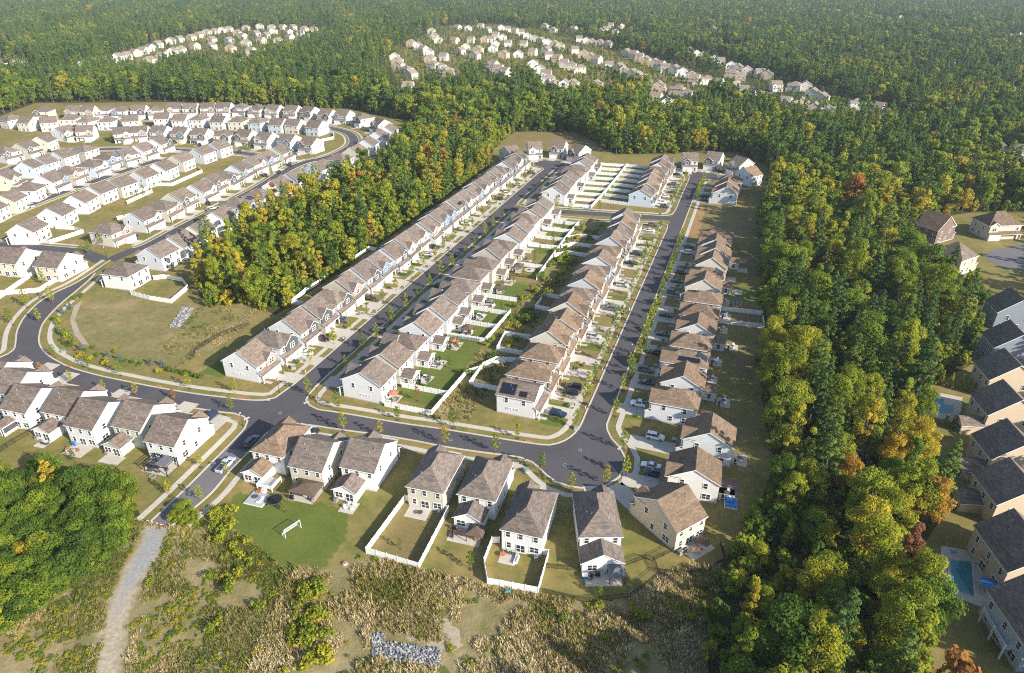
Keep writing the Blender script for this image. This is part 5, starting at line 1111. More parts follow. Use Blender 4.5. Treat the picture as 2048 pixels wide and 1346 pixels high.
ds, dn = 109.3, 289.3                                   # driveways across the long streets
KN = dict(sedan='sedan', suv='SUV', pickup='pickup')
seq = {}
cars = [(1281, 812, 'pickup', 'white', dn, 'on a shaded wood-side driveway'), (1310, 877, 'suv', 'white', ds, 'on the sunlit driveway near the road bulb'), (1301, 935, 'sedan', 'white', dn, 'beside a navy SUV at the road bulb'), (1307, 950, 'suv', 'navy', dn, 'beside the white sedan at the road bulb'), (1292, 743, 'suv', 'olive grey', ds, 'on a shaded wood-side driveway'), (1293, 768, 'sedan', 'black', dn, 'on a shaded wood-side driveway'), (1311, 708, 'suv', 'black', dn, 'on a shaded wood-side driveway'),
  (1377, 494, 'sedan', 'grey', ds, 'on the top wood-side driveway'), (1372, 507, 'suv', 'white', dn, 'on a shaded wood-side driveway'), (1363, 548, 'suv', 'black', ds, 'half way up the wood-side row'), (1353, 565, 'sedan', 'dark green', dn, 'on a shaded wood-side driveway'), (1346, 588, 'suv', 'grey', ds, 'on a shaded wood-side driveway'), (1332, 633, 'sedan', 'black', ds, 'on a middle wood-side driveway'), (1326, 671, 'sedan', 'navy', dn, 'on a shaded wood-side driveway'),
  (1306, 452, 'suv', 'grey', ds, 'at the cross street corner'), (1298, 463, 'sedan', 'white', dn, 'near the cross street corner'), (1275, 510, 'suv', 'navy', ds, 'in the sunny right-hand row'), (1258, 528, 'sedan', 'black', dn, 'in the sunny right-hand row'), (1245, 573, 'suv', 'silver', ds, 'in the upper sunny row'), (1218, 620, 'suv', 'grey', dn, 'in the sunny right-hand row'), (1188, 676, 'suv', 'silver', ds, 'by a dark leafy garden in the sunny row'), (1147, 777, 'suv', 'black', dn, 'by the house above the solar roof'), (1141, 788, 'suv', 'black', dn, 'nearest the solar-roofed house of the two above it'), (1116, 831, 'suv', 'navy', ds, 'in front of the solar-roofed house'),
  (207, 801, 'suv', 'navy', 195, 'between houses above the thicket'), (421, 838, 'suv', 'navy', 197, 'at the corner house above the stub road'), (452, 934, 'pickup', 'pale blue', 17, 'parked on the stub road'), (504, 886, 'suv', 'grey', 17, 'in shade on the stub road'), (626, 871, 'suv', 'black', 15, 'behind the gazebo house on its driveway'), (612, 709, 'sedan', 'white', dn, 'on the second driveway of the tree strip row'), (644, 681, 'suv', 'maroon', ds, 'on the third driveway of the tree strip row'), (687, 643, 'suv', 'grey', ds, 'on the fourth driveway of the tree strip row'), (739, 599, 'sedan', 'black', ds, 'on the sixth driveway of the tree strip row'),
  (855, 511, 'sedan', 'white', dn, 'half way along the tree strip row'), (868, 497, 'suv', 'black', ds, 'half way along the tree strip row'), (933, 449, 'sedan', 'white', ds, 'in the upper tree strip row'), (997, 400, 'suv', 'black', dn, 'in the upper tree strip row'), (1013, 390, 'suv', 'white', ds, 'in the upper tree strip row'), (1035, 371, 'sedan', 'silver', dn, 'in the upper tree strip row'), (1063, 348, 'suv', 'navy', ds, 'in the upper tree strip row'), (876, 574, 'suv', 'black', dn, 'in house shade on the left-hand street'), (907, 512, 'sedan', 'navy', dn, 'in house shade on the left-hand street'), (758, 664, 'suv', 'grey', dn, 'in house shade on the left-hand street'),
  (1357, 343, 'suv', 'grey', ds, 'by the far right turning circle'), (1353, 350, 'sedan', 'navy', ds, 'by the far right turning circle'), (1344, 370, 'suv', 'grey', dn, 'past the cross street'), (1342, 379, 'suv', 'silver', dn, 'past the cross street'), (1344, 387, 'sedan', 'black', ds, 'past the cross street'), (1329, 395, 'sedan', 'white', dn, 'past the cross street'), (1324, 407, 'suv', 'white', ds, 'past the cross street'), (1329, 415, 'suv', 'grey', ds, 'nearest above the cross street corner'), (1407, 394, 'suv', 'black', dn, 'in shade past the vacant lot'), (1408, 402, 'sedan', 'black', dn, 'in shade past the vacant lot'), (1437, 344, 'suv', 'black', dn, 'beside the far turning circle'),
  (273, 475, 'sedan', 'navy', 150, 'by the junction house of the far estate'), (342, 438, 'sedan', 'red', 150, 'in the far estate'), (424, 420, 'suv', 'white', 60, 'at the kerb in the far estate'), (580, 332, 'suv', 'black', 150, 'near the lane mouth in the far estate'), (531, 353, 'suv', 'black', 150, 'in the far estate'), (559, 346, 'sedan', 'black', 150, 'in the far estate'), (417, 408, 'suv', 'black', 150, 'in the far estate'), (596, 309, 'sedan', 'white', 150, 'in the far estate'), (480, 305, 'sedan', 'navy', 150, 'in the middle lane of the far estate'), (712, 256, 'suv', 'silver', 150, 'at the lane bend of the far estate'), (10, 432, 'sedan', 'navy', 140, 'on the inner lane of the far estate'), (65, 414, 'suv', 'silver', 140, 'on the inner lane of the far estate'), (100, 303, 'suv', 'black', 150, 'in the upper far estate'), (228, 282, 'sedan', 'navy', 150, 'in the upper far estate'), (400, 292, 'suv', 'black', 150, 'in the upper far estate')]
for u, v, kd, co, az, wh in cars: car(P(u, v), az, kd, co, f'{co} {KN[kd]} {wh}')

# ------------------------------------------------------------------ yard furniture, lamps and other small things
def loc_of(h, x, y, z=0.0):
    a = h.rotation_euler.z; return Vector((h.location.x + x * math.cos(a) - y * math.sin(a), h.location.y + x * math.sin(a) + y * math.cos(a), z)), a
def patio(h, x, w, d, D=6.0, mat='concrete', poly=None):
    c, a = loc_of(h, x, D); t = Vector((-math.sin(a), math.cos(a), 0)); slab('patio', c, t, w, d, .06, mat)
def ac_unit(p, a, lab):
    o = thing('air_conditioner', lab, 'air conditioner', p, a, 'air conditioners beside houses')
    def mk():
        b = MB(); b.box(-.45, .45, -.45, .45, 0, .08, 'concrete'); b.box(-.38, .38, -.38, .38, .08, .9, 'mid_grey')
        for k in range(6): b.box(-.39, .39, -.39, .39, .15 + k * .12, .18 + k * .12, 'dark_grey')
        return b.mesh('casing')
    def fan():
        b = MB(); b.tube((0, 0, .9), (0, 0, .95), .32, .30, 'dark_grey', 12); b.box(-.36, .36, -.02, .02, .95, .97, 'mid_grey'); b.box(-.02, .02, -.36, .36, .95, .97, 'mid_grey'); return b.mesh('fan_grille')
    add('casing', cached('ac', mk), o); add('fan_grille', cached('acf', fan), o)
def grill(p, a, lab, col='black_metal'):
    o = thing('barbecue_grill', lab, 'grill', p, a, 'barbecue grills on patios')
    def body():
        b = MB(); b.box(-.45, .45, -.28, .28, .15, .85, col); b.box(-.85, -.45, -.25, .25, .82, .86, 'mid_grey'); b.box(.45, .85, -.25, .25, .82, .86, 'mid_grey'); return b.mesh('cabinet')
    def lid():
        b = MB(); pr = [(-.3, .86), (-.28, 1.08), (-.1, 1.22), (.12, 1.22), (.28, 1.05), (.3, .86)]
        for (y0, z0), (y1, z1) in zip(pr, pr[1:]): b.face([(-.45, y0, z0), (.45, y0, z0), (.45, y1, z1), (-.45, y1, z1)], col)
        b.face([(-.45, y, z) for y, z in pr], col); b.face([(.45, y, z) for y, z in pr][::-1], col); b.box(-.3, .3, -.36, -.33, 1.0, 1.03, 'rim'); return b.mesh('lid')
    add('cabinet', cached(('grb', col), body), o); add('lid', cached(('grl', col), lid), o)
    for sx in (-.4, .4): add('wheel', cached('grw', lambda: (lambda b: (b.tube((0, -.03, 0), (0, .03, 0), .09, .09, 'tyre', 8), b)[1])(MB()).mesh('wheel')), o, (sx, 0, .09))
def chair(p, a, lab, col='white_plastic', group='patio chairs'):
    o = thing('patio_chair', lab, 'chair', p, a, group)
    def leg(): b = MB(); b.box(-.03, .03, -.03, .03, 0, .42, col); return b.mesh('leg')
    add('seat', cached(('chs', col), lambda: (lambda b: (b.box(-.3, .3, -.3, .3, .40, .47, col), b)[1])(MB()).mesh('seat')), o)
    add('backrest', cached(('chb', col), lambda: (lambda b: (b.box(-.3, .3, .25, .31, .45, 1.0, col), b)[1])(MB()).mesh('backrest')), o)
    for sx in (-.26, .26):
        for sy in (-.26, .26): add('leg', cached(('chl', col), leg), o, (sx, sy, 0))
def table(p, a, lab, col='dark_grey', rnd=True):
    o = thing('patio_table', lab, 'table', p, a, 'patio tables')
    add('table_top', cached(('tt', col, rnd), lambda: (lambda b: (b.tube((0, 0, .70), (0, 0, .75), .65, .65, col, 16) if rnd else b.box(-.85, .85, -.45, .45, .70, .75, col), b)[1])(MB()).mesh('table_top')), o)
    add('leg', cached(('tle', col), lambda: (lambda b: (b.tube((0, 0, .03), (0, 0, .70), .05, .05, col, 8), b.tube((0, 0, 0), (0, 0, .04), .32, .28, col, 12), b)[2])(MB()).mesh('leg')), o)
def sofa(p, a, lab, col='dark_grey'):
    o = thing('outdoor_sofa', lab, 'sofa', p, a, 'outdoor sofas')
    add('base', cached(('sob', col), lambda: (lambda b: (b.box(-1, 1, -.4, .4, .1, .38, col), b)[1])(MB()).mesh('base')), o)
    add('backrest', cached(('sok', col), lambda: (lambda b: (b.box(-1, 1, .25, .42, .38, .8, col), b)[1])(MB()).mesh('backrest')), o)
    for sx in (-1, 1): add('armrest', cached(('soa', col), lambda: (lambda b: (b.box(-.1, .1, -.4, .25, .38, .62, col), b)[1])(MB()).mesh('armrest')), o, (sx * .9, 0, 0))
    for sx in (-.42, .42): add('cushion', cached('soc', lambda: (lambda b: (b.box(-.38, .38, -.37, .24, .38, .52, 'white_plastic'), b)[1])(MB()).mesh('cushion')), o, (sx, 0, 0))
def umbrella(p, lab, col='brown_canvas', r=1.5):
    o = thing('patio_umbrella', lab, 'umbrella', p, .3, 'patio umbrellas'); b = MB(); n = 8
    for k in range(n):
        a0, a1 = 2 * PI * k / n, 2 * PI * (k + 1) / n; b.face([(r * math.cos(a0), r * math.sin(a0), 2.1), (r * math.cos(a1), r * math.sin(a1), 2.1), (0, 0, 2.6)], col)
        b.face([(r * math.cos(a1), r * math.sin(a1), 2.08), (r * math.cos(a0), r * math.sin(a0), 2.08), (0, 0, 2.55)], col)
    add('canopy', b.mesh('canopy'), o); b = MB(); b.tube((0, 0, 0), (0, 0, 2.6), .03, .03, 'mid_grey', 6); b.tube((0, 0, 0), (0, 0, .1), .3, .26, 'dark_grey', 10); add('pole', b.mesh('pole'), o)
def gazebo(p, a, lab, w=3.6, d=3.0, h=2.2, col='brown_canvas', post='black_metal'):
    o = thing('gazebo', lab, 'gazebo', p, a, 'garden gazebos'); b = MB(); W_, D_ = w / 2 + .25, d / 2 + .25
    z0, z1, z2 = h, h + .75, h + 1.0
    lo = [(-W_, -D_), (W_, -D_), (W_, D_), (-W_, D_)]; mi = [(q[0] * .32, q[1] * .32) for q in lo]
    for k in range(4):
        j = (k + 1) % 4; b.face([(*lo[k], z0), (*lo[j], z0), (*mi[j], z1), (*mi[k], z1)], col); b.face([(*lo[k], z0 - .16), (*lo[j], z0 - .16), (*lo[j], z0), (*lo[k], z0)], col)
    add('canopy', b.mesh('canopy'), o); b = MB()
    for k in range(4): j = (k + 1) % 4; e = 1.25; b.face([(mi[k][0] * e, mi[k][1] * e, z1 + .04), (mi[j][0] * e, mi[j][1] * e, z1 + .04), (0, 0, z2 + .1)], col)
    add('canopy_cap', b.mesh('canopy_cap'), o)
    for sx in (-1, 1):
        for sy in (-1, 1): b = MB(); b.box(-.07, .07, -.07, .07, 0, h, post); add('post', b.mesh('post'), o, (sx * w / 2, sy * d / 2, 0))
def pergola(p, a, lab, w=5.4, d=3.4, mat='timber', shade=True):
    o = thing('pergola', lab, 'pergola', p, a, 'garden pergolas')
    for sx in (-1, 1):
        for sy in (-1, 1): b = MB(); b.box(-.08, .08, -.08, .08, 0, 2.4, mat); add('post', b.mesh('post'), o, (sx * w / 2, sy * d / 2, 0))
    for sy in (-1, 1): b = MB(); b.box(-w / 2 - .3, w / 2 + .3, -.05, .05, 2.4, 2.6, mat); add('beam', b.mesh('beam'), o, (0, sy * d / 2, 0))
    n = 9; b = MB(); b.box(-.04, .04, -d / 2 - .3, d / 2 + .3, 2.6, 2.74, mat); sl_ = b.mesh('slat')
    for k in range(n): add('slat', sl_, o, (-w / 2 + w * k / (n - 1), 0, 0))
    if shade: b = MB(); b.box(-w / 2 + .2, 0, -d / 2 + .2, d / 2 - .2, 2.76, 2.79, 'grey_canvas'); add('shade_cloth', b.mesh('shade_cloth'), o)
def lamp_post(p, lab):
    o = thing('street_lamp', lab, 'street lamp', p, 0, 'black street lamps')
    def pole():
        b = MB(); b.tube((0, 0, 0), (0, 0, .5), .14, .1, 'black_metal', 8); b.tube((0, 0, .5), (0, 0, 4.0), .06, .05, 'black_metal', 8); b.tube((0, 0, 3.6), (0, 0, 3.66), .12, .12, 'black_metal', 8); return b.mesh('pole')
    def lan():
        b = MB(); b.tube((0, 0, 4.0), (0, 0, 4.1), .1, .17, 'black_metal', 6); b.tube((0, 0, 4.1), (0, 0, 4.5), .16, .2, 'lamp_clear', 6); b.tube((0, 0, 4.5), (0, 0, 4.78), .27, .05, 'black_metal', 6); return b.mesh('lantern')
    add('pole', cached('lpp', pole), o); add('lantern', cached('lpl', lan), o)
def mailbox(p, a, lab):
    o = thing('mailbox', lab, 'mailbox', p, a, 'kerbside mailboxes')
    add('post', cached('mbp', lambda: (lambda b: (b.box(-.05, .05, -.05, .05, 0, 1.05, 'trim'), b.box(-.05, .05, -.4, .05, .9, .98, 'trim'), b)[2])(MB()).mesh('post')), o)
    def box():
        b = MB(); n = 6; pr = [(-.1, 1.0)] + [(.1 * math.cos(PI - PI * k / n), 1.12 + .1 * math.sin(PI * k / n)) for k in range(n + 1)] + [(.1, 1.0)]
        for (x0, z0), (x1, z1) in zip(pr, pr[1:] + pr[:1]): b.face([(x0, -.45, z0), (x1, -.45, z1), (x1, .05, z1), (x0, .05, z0)], 'black_metal')
        b.face([(x, -.45, z) for x, z in pr], 'black_metal'); b.face([(x, .05, z) for x, z in pr][::-1], 'black_metal'); return b.mesh('box')
    add('box', cached('mbb', box), o)
def utility(p, a, lab):
    o = thing('utility_box', lab, 'utility box', p, a, 'green utility boxes')
    add('pad', cached('utp', lambda: (lambda b: (b.box(-.7, .7, -.6, .6, 0, .12, 'concrete'), b)[1])(MB()).mesh('pad')), o)
    add('cabinet', cached('utc', lambda: (lambda b: (b.prism([(-.55, -.45), (.55, -.45), (.55, .45), (-.55, .45)], .12, .8, 'green_box'), b.box(-.58, .58, -.48, .48, .8, .86, 'green_box'), b.box(-.01, .01, -.47, -.45, .15, .78, 'dark_grey'), b)[3])(MB()).mesh('cabinet')), o)

# houses along the scrub edge and the thicket
SC = lambda k: HL['scrub', k]; TH = lambda k: HL['thicket', k]
def at(h, x, y): return loc_of(h, x, y)[0]
def ang(h): return h.rotation_euler.z
patio(SC(4), 1.3, 5.2, 3.6, 6.6); table(at(SC(4), .6, 8.6), 0, 'dark round table alone on the beige house patio'); ac_unit(at(SC(4), -3.6, 7.3), ang(SC(4)), 'air conditioner at the beige hip-roofed house wall')
patio(SC(6), 2.2, 3.6, 3.8, 6.7); table(at(SC(6), 3.4, 8.6), 0, 'terracotta round fire table on the small fenced patio', 'terracotta'); sofa(at(SC(6), .4, 9.0), ang(SC(6)) + PI / 2, 'white sofa on the small fenced patio', 'white_plastic')
for k in range(3): chair(at(SC(6), 1.2 + k * 1.0, 7.6), ang(SC(6)) + k, 'dark chair under the wall of the small fenced patio', 'dark_grey', 'dark chairs on the small fenced patio')
ac_unit(at(SC(6), -3.4, 7.4), ang(SC(6)), 'air conditioner in a mulch bed of the small fenced yard')
patio(SC(5), .4, 7.2, 4.4, 6.4 + 4.2); gazebo(at(SC(5), -1.9, 12.6), ang(SC(5)), 'brown canopy gazebo behind the hip-roofed house wing', 3.4, 3.0)
sofa(at(SC(5), -1.9, 12.9), ang(SC(5)), 'brown sofa under the brown gazebo', 'timber'); table(at(SC(5), 2.0, 12.6), 0, 'orange wooden table beside the brown gazebo', 'terracotta', False); grill(at(SC(5), 3.4, 11.6), ang(SC(5)), 'black grill beside the brown gazebo')
for k in range(3): chair(at(SC(5), 3.4 - k * .2, 12.6 + k * .7), ang(SC(5)) + 1.4, 'dark chair by the orange wooden table', 'dark_grey', 'dark chairs by the orange table')
patio(SC(2), -.6, 6.4, 4.8, 6.1); gazebo(at(SC(2), -1.1, 8.4), ang(SC(2)), 'large brown canopy gazebo on the beige-grey house patio', 6.2, 4.4, 2.5, 'brown_canvas', 'timber')
sofa(at(SC(2), -2.6, 9.0), ang(SC(2)) + PI / 2, 'wicker sofa under the large brown gazebo'); grill(at(SC(2), 1.6, 10.6), ang(SC(2)), 'covered black grill by the large brown gazebo')
patio(SC(3), -.6, 3.6, 3.6, 6.0 + 4.6)
for k in range(4): chair(at(SC(3), -1.6 + (k % 2) * 1.5, 11.6 + (k // 2) * 1.4), ang(SC(3)) + k * 1.4, 'white chair on the small square patio', 'white_plastic', 'white chairs on the small square patio')
ac_unit(at(SC(3), 3.2, 11.4), ang(SC(3)), 'air conditioner at the white rear wing')
# raised grey deck and lower platform with the trampoline
h = SC(1); o = thing('raised_deck', 'raised grey deck with white railing behind the corner house', 'deck', at(h, -2.4, 10.2), ang(h))
b = MB(); b.box(-2, 2, -1.9, 1.9, .75, .87, 'deck_grey'); add('floor', b.mesh('floor'), o)
for sx in (-1.95, 1.95):
    for sy in (-1.85, 1.85): b = MB(); b.box(-.08, .08, -.08, .08, 0, 1.75, 'trim'); add('post', b.mesh('post'), o, (sx, sy, 0))
for q in ((-2, 2, 1.8, 1.86), (-2, -1.94, -1.9, 1.9), (1.94, 2, -1.9, 1.9)):
    b = MB(); b.box(q[0], q[1], q[2], q[3], 1.62, 1.72, 'trim'); b.box(q[0], q[1], q[2], q[3], .95, 1.02, 'trim')
    for k in range(24):
        t = (k + .5) / 24; x0 = q[0] + (q[1] - q[0]) * t if q[1] - q[0] > 1 else (q[0] + q[1]) / 2; y0 = q[2] + (q[3] - q[2]) * t if q[3] - q[2] > 1 else (q[2] + q[3]) / 2
        b.box(x0 - .02, x0 + .02, y0 - .02, y0 + .02, 1.02, 1.62, 'trim')
    add('railing', b.mesh('railing'), o)
b = MB(); [b.box(-.6, .6, k * .28, (k + 1) * .28, 0, .75 - k * .22, 'trim') for k in range(3)]; add('steps', b.mesh('steps'), o, (0, 1.92, 0))
o = thing('low_platform', 'low white-edged platform with seating below the grey deck', 'deck', at(h, -2.6, 15.2), ang(h)); b = MB(); b.box(-2.4, 2.4, -2, 2, 0, .3, 'trim', True, 'deck_grey'); add('floor', b.mesh('floor'), o)
o = thing('trampoline', 'round black trampoline on the shaded lawn by the stub road', 'trampoline', at(h, -6.6, 14.6), 0)
b = MB(); b.tube((0, 0, .62), (0, 0, .66), 1.7, 1.7, 'black_metal', 24); add('mat', b.mesh('mat'), o); b = MB()
for k in range(24): a0, a1 = 2 * PI * k / 24, 2 * PI * (k + 1) / 24; b.tube((1.85 * math.cos(a0), 1.85 * math.sin(a0), .66), (1.85 * math.cos(a1), 1.85 * math.sin(a1), .66), .11, .11, 'dark_grey', 5)
add('rim', b.mesh('rim'), o)
for k in range(6): b = MB(); b.tube((0, 0, 0), (0, 0, .64), .04, .04, 'mid_grey', 6); add('leg', b.mesh('leg'), o, (1.8 * math.cos(k * PI / 3), 1.8 * math.sin(k * PI / 3), 0))
table(at(h, -2.0, 15.0), 0, 'dark table on the low white platform'); sofa(at(h, -3.4, 15.4), ang(h) + PI / 2, 'white sofa on the low white platform', 'white_plastic'); 
for k in range(3): chair(at(h, -3.2 + k * 1.4, 10 + (k % 2)), ang(h) + k, 'teal chair on the raised grey deck', 'teal_plastic', 'teal deck chairs')
# soccer goal on the green lawn
o = thing('soccer_goal', 'white soccer goal with net on the bright green lawn', 'goal', P(587, 1066), math.atan2((P(601, 1056) - P(574, 1074)).y, (P(601, 1056) - P(574, 1074)).x)); b = MB()
w_, h_, d_ = 3.9, 2.3, 1.5
for q in (((-w_ / 2, 0, 0), (-w_ / 2, 0, h_)), ((w_ / 2, 0, 0), (w_ / 2, 0, h_)), ((-w_ / 2, 0, h_), (w_ / 2, 0, h_)), ((-w_ / 2, 0, h_), (-w_ / 2, d_, 0)), ((w_ / 2, 0, h_), (w_ / 2, d_, 0)), ((-w_ / 2, d_, .04), (w_ / 2, d_, .04)), ((-w_ / 2, 0, .04), (-w_ / 2, d_, .04)), ((w_ / 2, 0, .04), (w_ / 2, d_, .04))): b.tube(*q, .06, .06, 'white_plastic', 6)
add('frame', b.mesh('frame'), o); b = MB()
for k in range(1, 15): x = -w_ / 2 + w_ * k / 15; b.tube((x, 0, h_), (x, d_, .04), .012, .012, 'net', 3)
for k in range(1, 9): t = k / 9; b.tube((-w_ / 2, d_ * t, h_ * (1 - t)), (w_ / 2, d_ * t, h_ * (1 - t)), .012, .012, 'net', 3)
add('net', b.mesh('net'), o)
# red play dome
o = thing('play_dome', 'small red climbing dome on the lawn beside the gazebo', 'dome', P(521, 985), 0); b = MB()
for k in range(8):
    a0, a1 = 2 * PI * k / 8, 2 * PI * (k + 1) / 8
    for z, r, z2, r2 in ((0, 1.1, .6, .85), (.6, .85, .95, .3)): b.tube((r * math.cos(a0), r * math.sin(a0), z), (r2 * math.cos(a0), r2 * math.sin(a0), z2), .05, .05, 'terracotta', 4); b.tube((r2 * math.cos(a0), r2 * math.sin(a0), z2), (r2 * math.cos(a1), r2 * math.sin(a1), z2), .05, .05, 'terracotta', 4)
add('bars', b.mesh('bars'), o)
# bulb house with gazebo, beige house patio
h = HL['bulb_w', 1]; patio(h, 0, 7.4, 3.4, 6.4 + 4.4); gazebo(at(h, -2.6, 12.2), ang(h), 'dark grey canopy gazebo against the white rear wing', 3.0, 3.0, 2.2, 'grey_canvas')
grill(at(h, 1.0, 11.6), ang(h), 'black grill between gazebo and window of the white wing'); grill(at(h, 2.4, 12.2), ang(h) + 1, 'covered dark grill beside the blue cooler'); b = MB(); b.box(-.5, .5, -.4, .4, 0, .8, 'blue_cloth'); b.box(-.55, .55, -.45, .45, .8, .95, 'white_plastic'); thing('storage_box', 'blue storage box at the patio corner of the white wing', 'box', at(h, 3.6, 12.0), ang(h), None, b.mesh('storage_box'))
h = HL['bulb_t', 1]; patio(h, -.6, 6.4, 4.0, 6.2); table(at(h, .6, 8.6), 0, 'round table on the beige angled house patio', 'timber'); sofa(at(h, -2.2, 7.2), ang(h), 'brown sofa on the beige angled house patio', 'timber'); grill(at(h, 2.4, 7.4), ang(h), 'black grill on the beige angled house patio')
umbrella(at(h, -1.2, 8.8), 'closed-in brown umbrella over the beige house patio'); ac_unit(at(h, 3.6, 7.2), ang(h), 'air conditioner in a brick bed at the beige house corner')
# thicket side
patio(TH(5), .2, 6.0, 4.4, 6.5); patio(TH(6), .8, 5.6, 3.2, 10.2); patio(TH(7), -.4, 7.2, 4.4, 6.0); patio(TH(4), .4, 3.2, 2.8, 10.2)
pergola(at(TH(7), -1.2, 8.4), ang(TH(7)), 'dark pergola with part shade cloth behind the white corner house', 6.4, 3.8, 'black_metal')
for k in range(5): chair(at(TH(5), -.4 + k * .9, 9.0 + (k % 2) * .9), k * 1.3, 'brown chair on the wide bare patio', 'timber', 'brown chairs on the wide patio')
for k in range(4): chair(at(TH(7), -2.8 + k * 1.3, 8.6 + (k % 2) * 1.2), k * 1.7, 'dark chair under the dark pergola', 'dark_grey', 'dark chairs under the pergola')
grill(at(TH(5), 2.6, 7.2), ang(TH(5)), 'blue-covered grill at the wide bare patio', 'blue_cloth'); sofa(at(TH(7), 1.6, 8.6), ang(TH(7)), 'grey sofa under the dark pergola'); sofa(at(TH(4), -.2, 11.4), ang(TH(4)), 'dark sofa on the small patio of the white wing'); table(at(TH(7), .4, 10.0), 0, 'dark table at the pergola edge')
for k in (4, 6, 7): ac_unit(at(TH(k), 3.5, 10.4 if k != 7 else 7.2), ang(TH(k)), f'air conditioner behind the {ORD[k]} house above the thicket')
o = thing('screened_porch', 'white screened porch with dark mesh and small gabled roof', 'porch', at(TH(3), 2.3, 8.0), ang(TH(3))); add('roof', gable_roof_mesh(3.6, 3.8, 2.7, .45, 'y', 'roof_brown').mesh('roof', True), o)
b = MB(); b.box(-1.75, 1.75, -1.85, 1.85, .05, 2.6, 'dark_grey'); add('screen', b.mesh('screen'), o)
for k in range(5): b = MB(); b.box(-.08, .08, -.08, .08, 0, 2.7, 'trim'); add('post', b.mesh('post'), o, (-1.75 + .875 * k, 1.87, 0))
for sx in (-1.77, 1.77): b = MB(); b.box(-.05, .05, -1.9, 1.9, 0, .7, 'trim'); add('knee_wall', b.mesh('knee_wall'), o, (sx, 0, 0))
o = thing('fire_ring', 'ring of pale stones on the lawn by the thicket', 'fire pit', P(305, 953), 0)
b = MB(); b.box(-.14, .14, -.1, .1, 0, .25, 'stone_pale'); st_ = b.mesh('stone')
for k in range(10): add('stone', st_, o, (.7 * math.cos(k * .628), .7 * math.sin(k * .628), 0), k * .628 + PI / 2)
# generic yards of the rows beside the swale and the wood
for k in range(1, 17):
    h = HL['swale', k]; dd = 6.1 + (3.6 if len([c for c in h.children if c.name.startswith('rear_wing')]) else 0); side_ = 1 if k % 2 else -1
    patio(h, side_ * .8, rg.choice([3.6, 4.6, 5.4]), 3.4, dd, 'concrete')
    if k < 12:
        nm = f'the {ORD[k]} patio beside the swale'
        if k in (5, 8): gazebo(at(h, side_ * .8, dd + 1.9), ang(h), f'brown canopy gazebo on {nm}', 3.4, 3.0)
        elif k == 10: gazebo(at(h, side_ * .8, dd + 1.9), ang(h), f'dark gazebo on {nm}', 3.4, 3.0, 2.2, 'brown_canvas', 'timber')
        elif k % 3 == 1: umbrella(at(h, side_ * .6, dd + 1.6), f'umbrella over {nm}', rg.choice(['brown_canvas', 'terracotta', 'grey_canvas']))
        grill(at(h, -side_ * 1.6, dd + .8), ang(h), f'black grill on {nm}'); table(at(h, side_ * 1.4, dd + 2.2), 0, f'table on {nm}', rg.choice(['dark_grey', 'timber', 'mid_grey']))
        if k < 8:
            sofa(at(h, side_ * 2.4, dd + 1.0), ang(h) + PI / 2, f'sofa on {nm}')
            for j in range(2): chair(at(h, side_ * (.2 + j), dd + 2.8), ang(h) + j * 2, f'chair on {nm}', rg.choice(['dark_grey', 'white_plastic', 'timber']), f'chairs on {nm}')
for k in range(1, 14):
    h = HL['wood', k]; dd = 6.1 + (3.6 if len([c for c in h.children if c.name.startswith('rear_wing')]) else 0)
    patio(h, .4, 4.6, 3.6, dd)
    if k < 11:
        nm = f'the {ORD[k]} patio beside the big wood'
        table(at(h, .2, dd + 1.8), 0, f'table on {nm}', 'white_plastic' if k % 3 == 0 else 'dark_grey'); grill(at(h, 2.2, dd + .8), ang(h), f'grill on {nm}')
        for j in range(2): chair(at(h, -.9 + j * 2, dd + 2.2), j * 2.1, f'chair on {nm}', 'white_plastic', f'chairs on {nm}')
h = HL['wood', 1]; b = MB(); b.box(-1.6, 1.6, -1.3, 1.3, .3, .5, 'blue_cloth'); b.box(-.9, .2, -.8, .5, .5, .85, 'blue_cloth'); b.box(-1.7, 1.7, -1.4, 1.4, 0, .3, 'white_plastic'); thing('covered_spa', 'blue-covered pile beside the white rear wall near the wood', 'spa', at(h, 3.2, 8.8), ang(h), None, b.mesh('covered_spa'))
patio(h, -2.4, 5.2, 4.6, 6.1, 'deck_brown')
o = thing('timber_play_frame', 'white-framed canopy swing at the wood-side yard', 'play frame', L(2.8, 232.5), R_(20))
for sx in (-1.6, 1.6):
    for sy in (-1.2, 1.2): b = MB(); b.box(-.08, .08, -.08, .08, 0, 2.3, 'trim'); add('post', b.mesh('post'), o, (sx, sy, 0))
b = MB(); b.box(-1.9, 1.9, -1.5, 1.5, 2.3, 2.42, 'dark_grey'); add('canopy', b.mesh('canopy'), o)
o = thing('stone_patio_ring', 'round stone fire patio on the green swale-side yard', 'patio', L(-76, 238.5), 0); b = MB(); b.tube((0, 0, 0), (0, 0, .06), 2.2, 2.2, 'concrete', 20); add('paving', b.mesh('paving'), o); b = MB(); b.tube((0, 0, .06), (0, 0, .4), .6, .55, 'stone_dark', 10); add('fire_bowl', b.mesh('fire_bowl'), o)
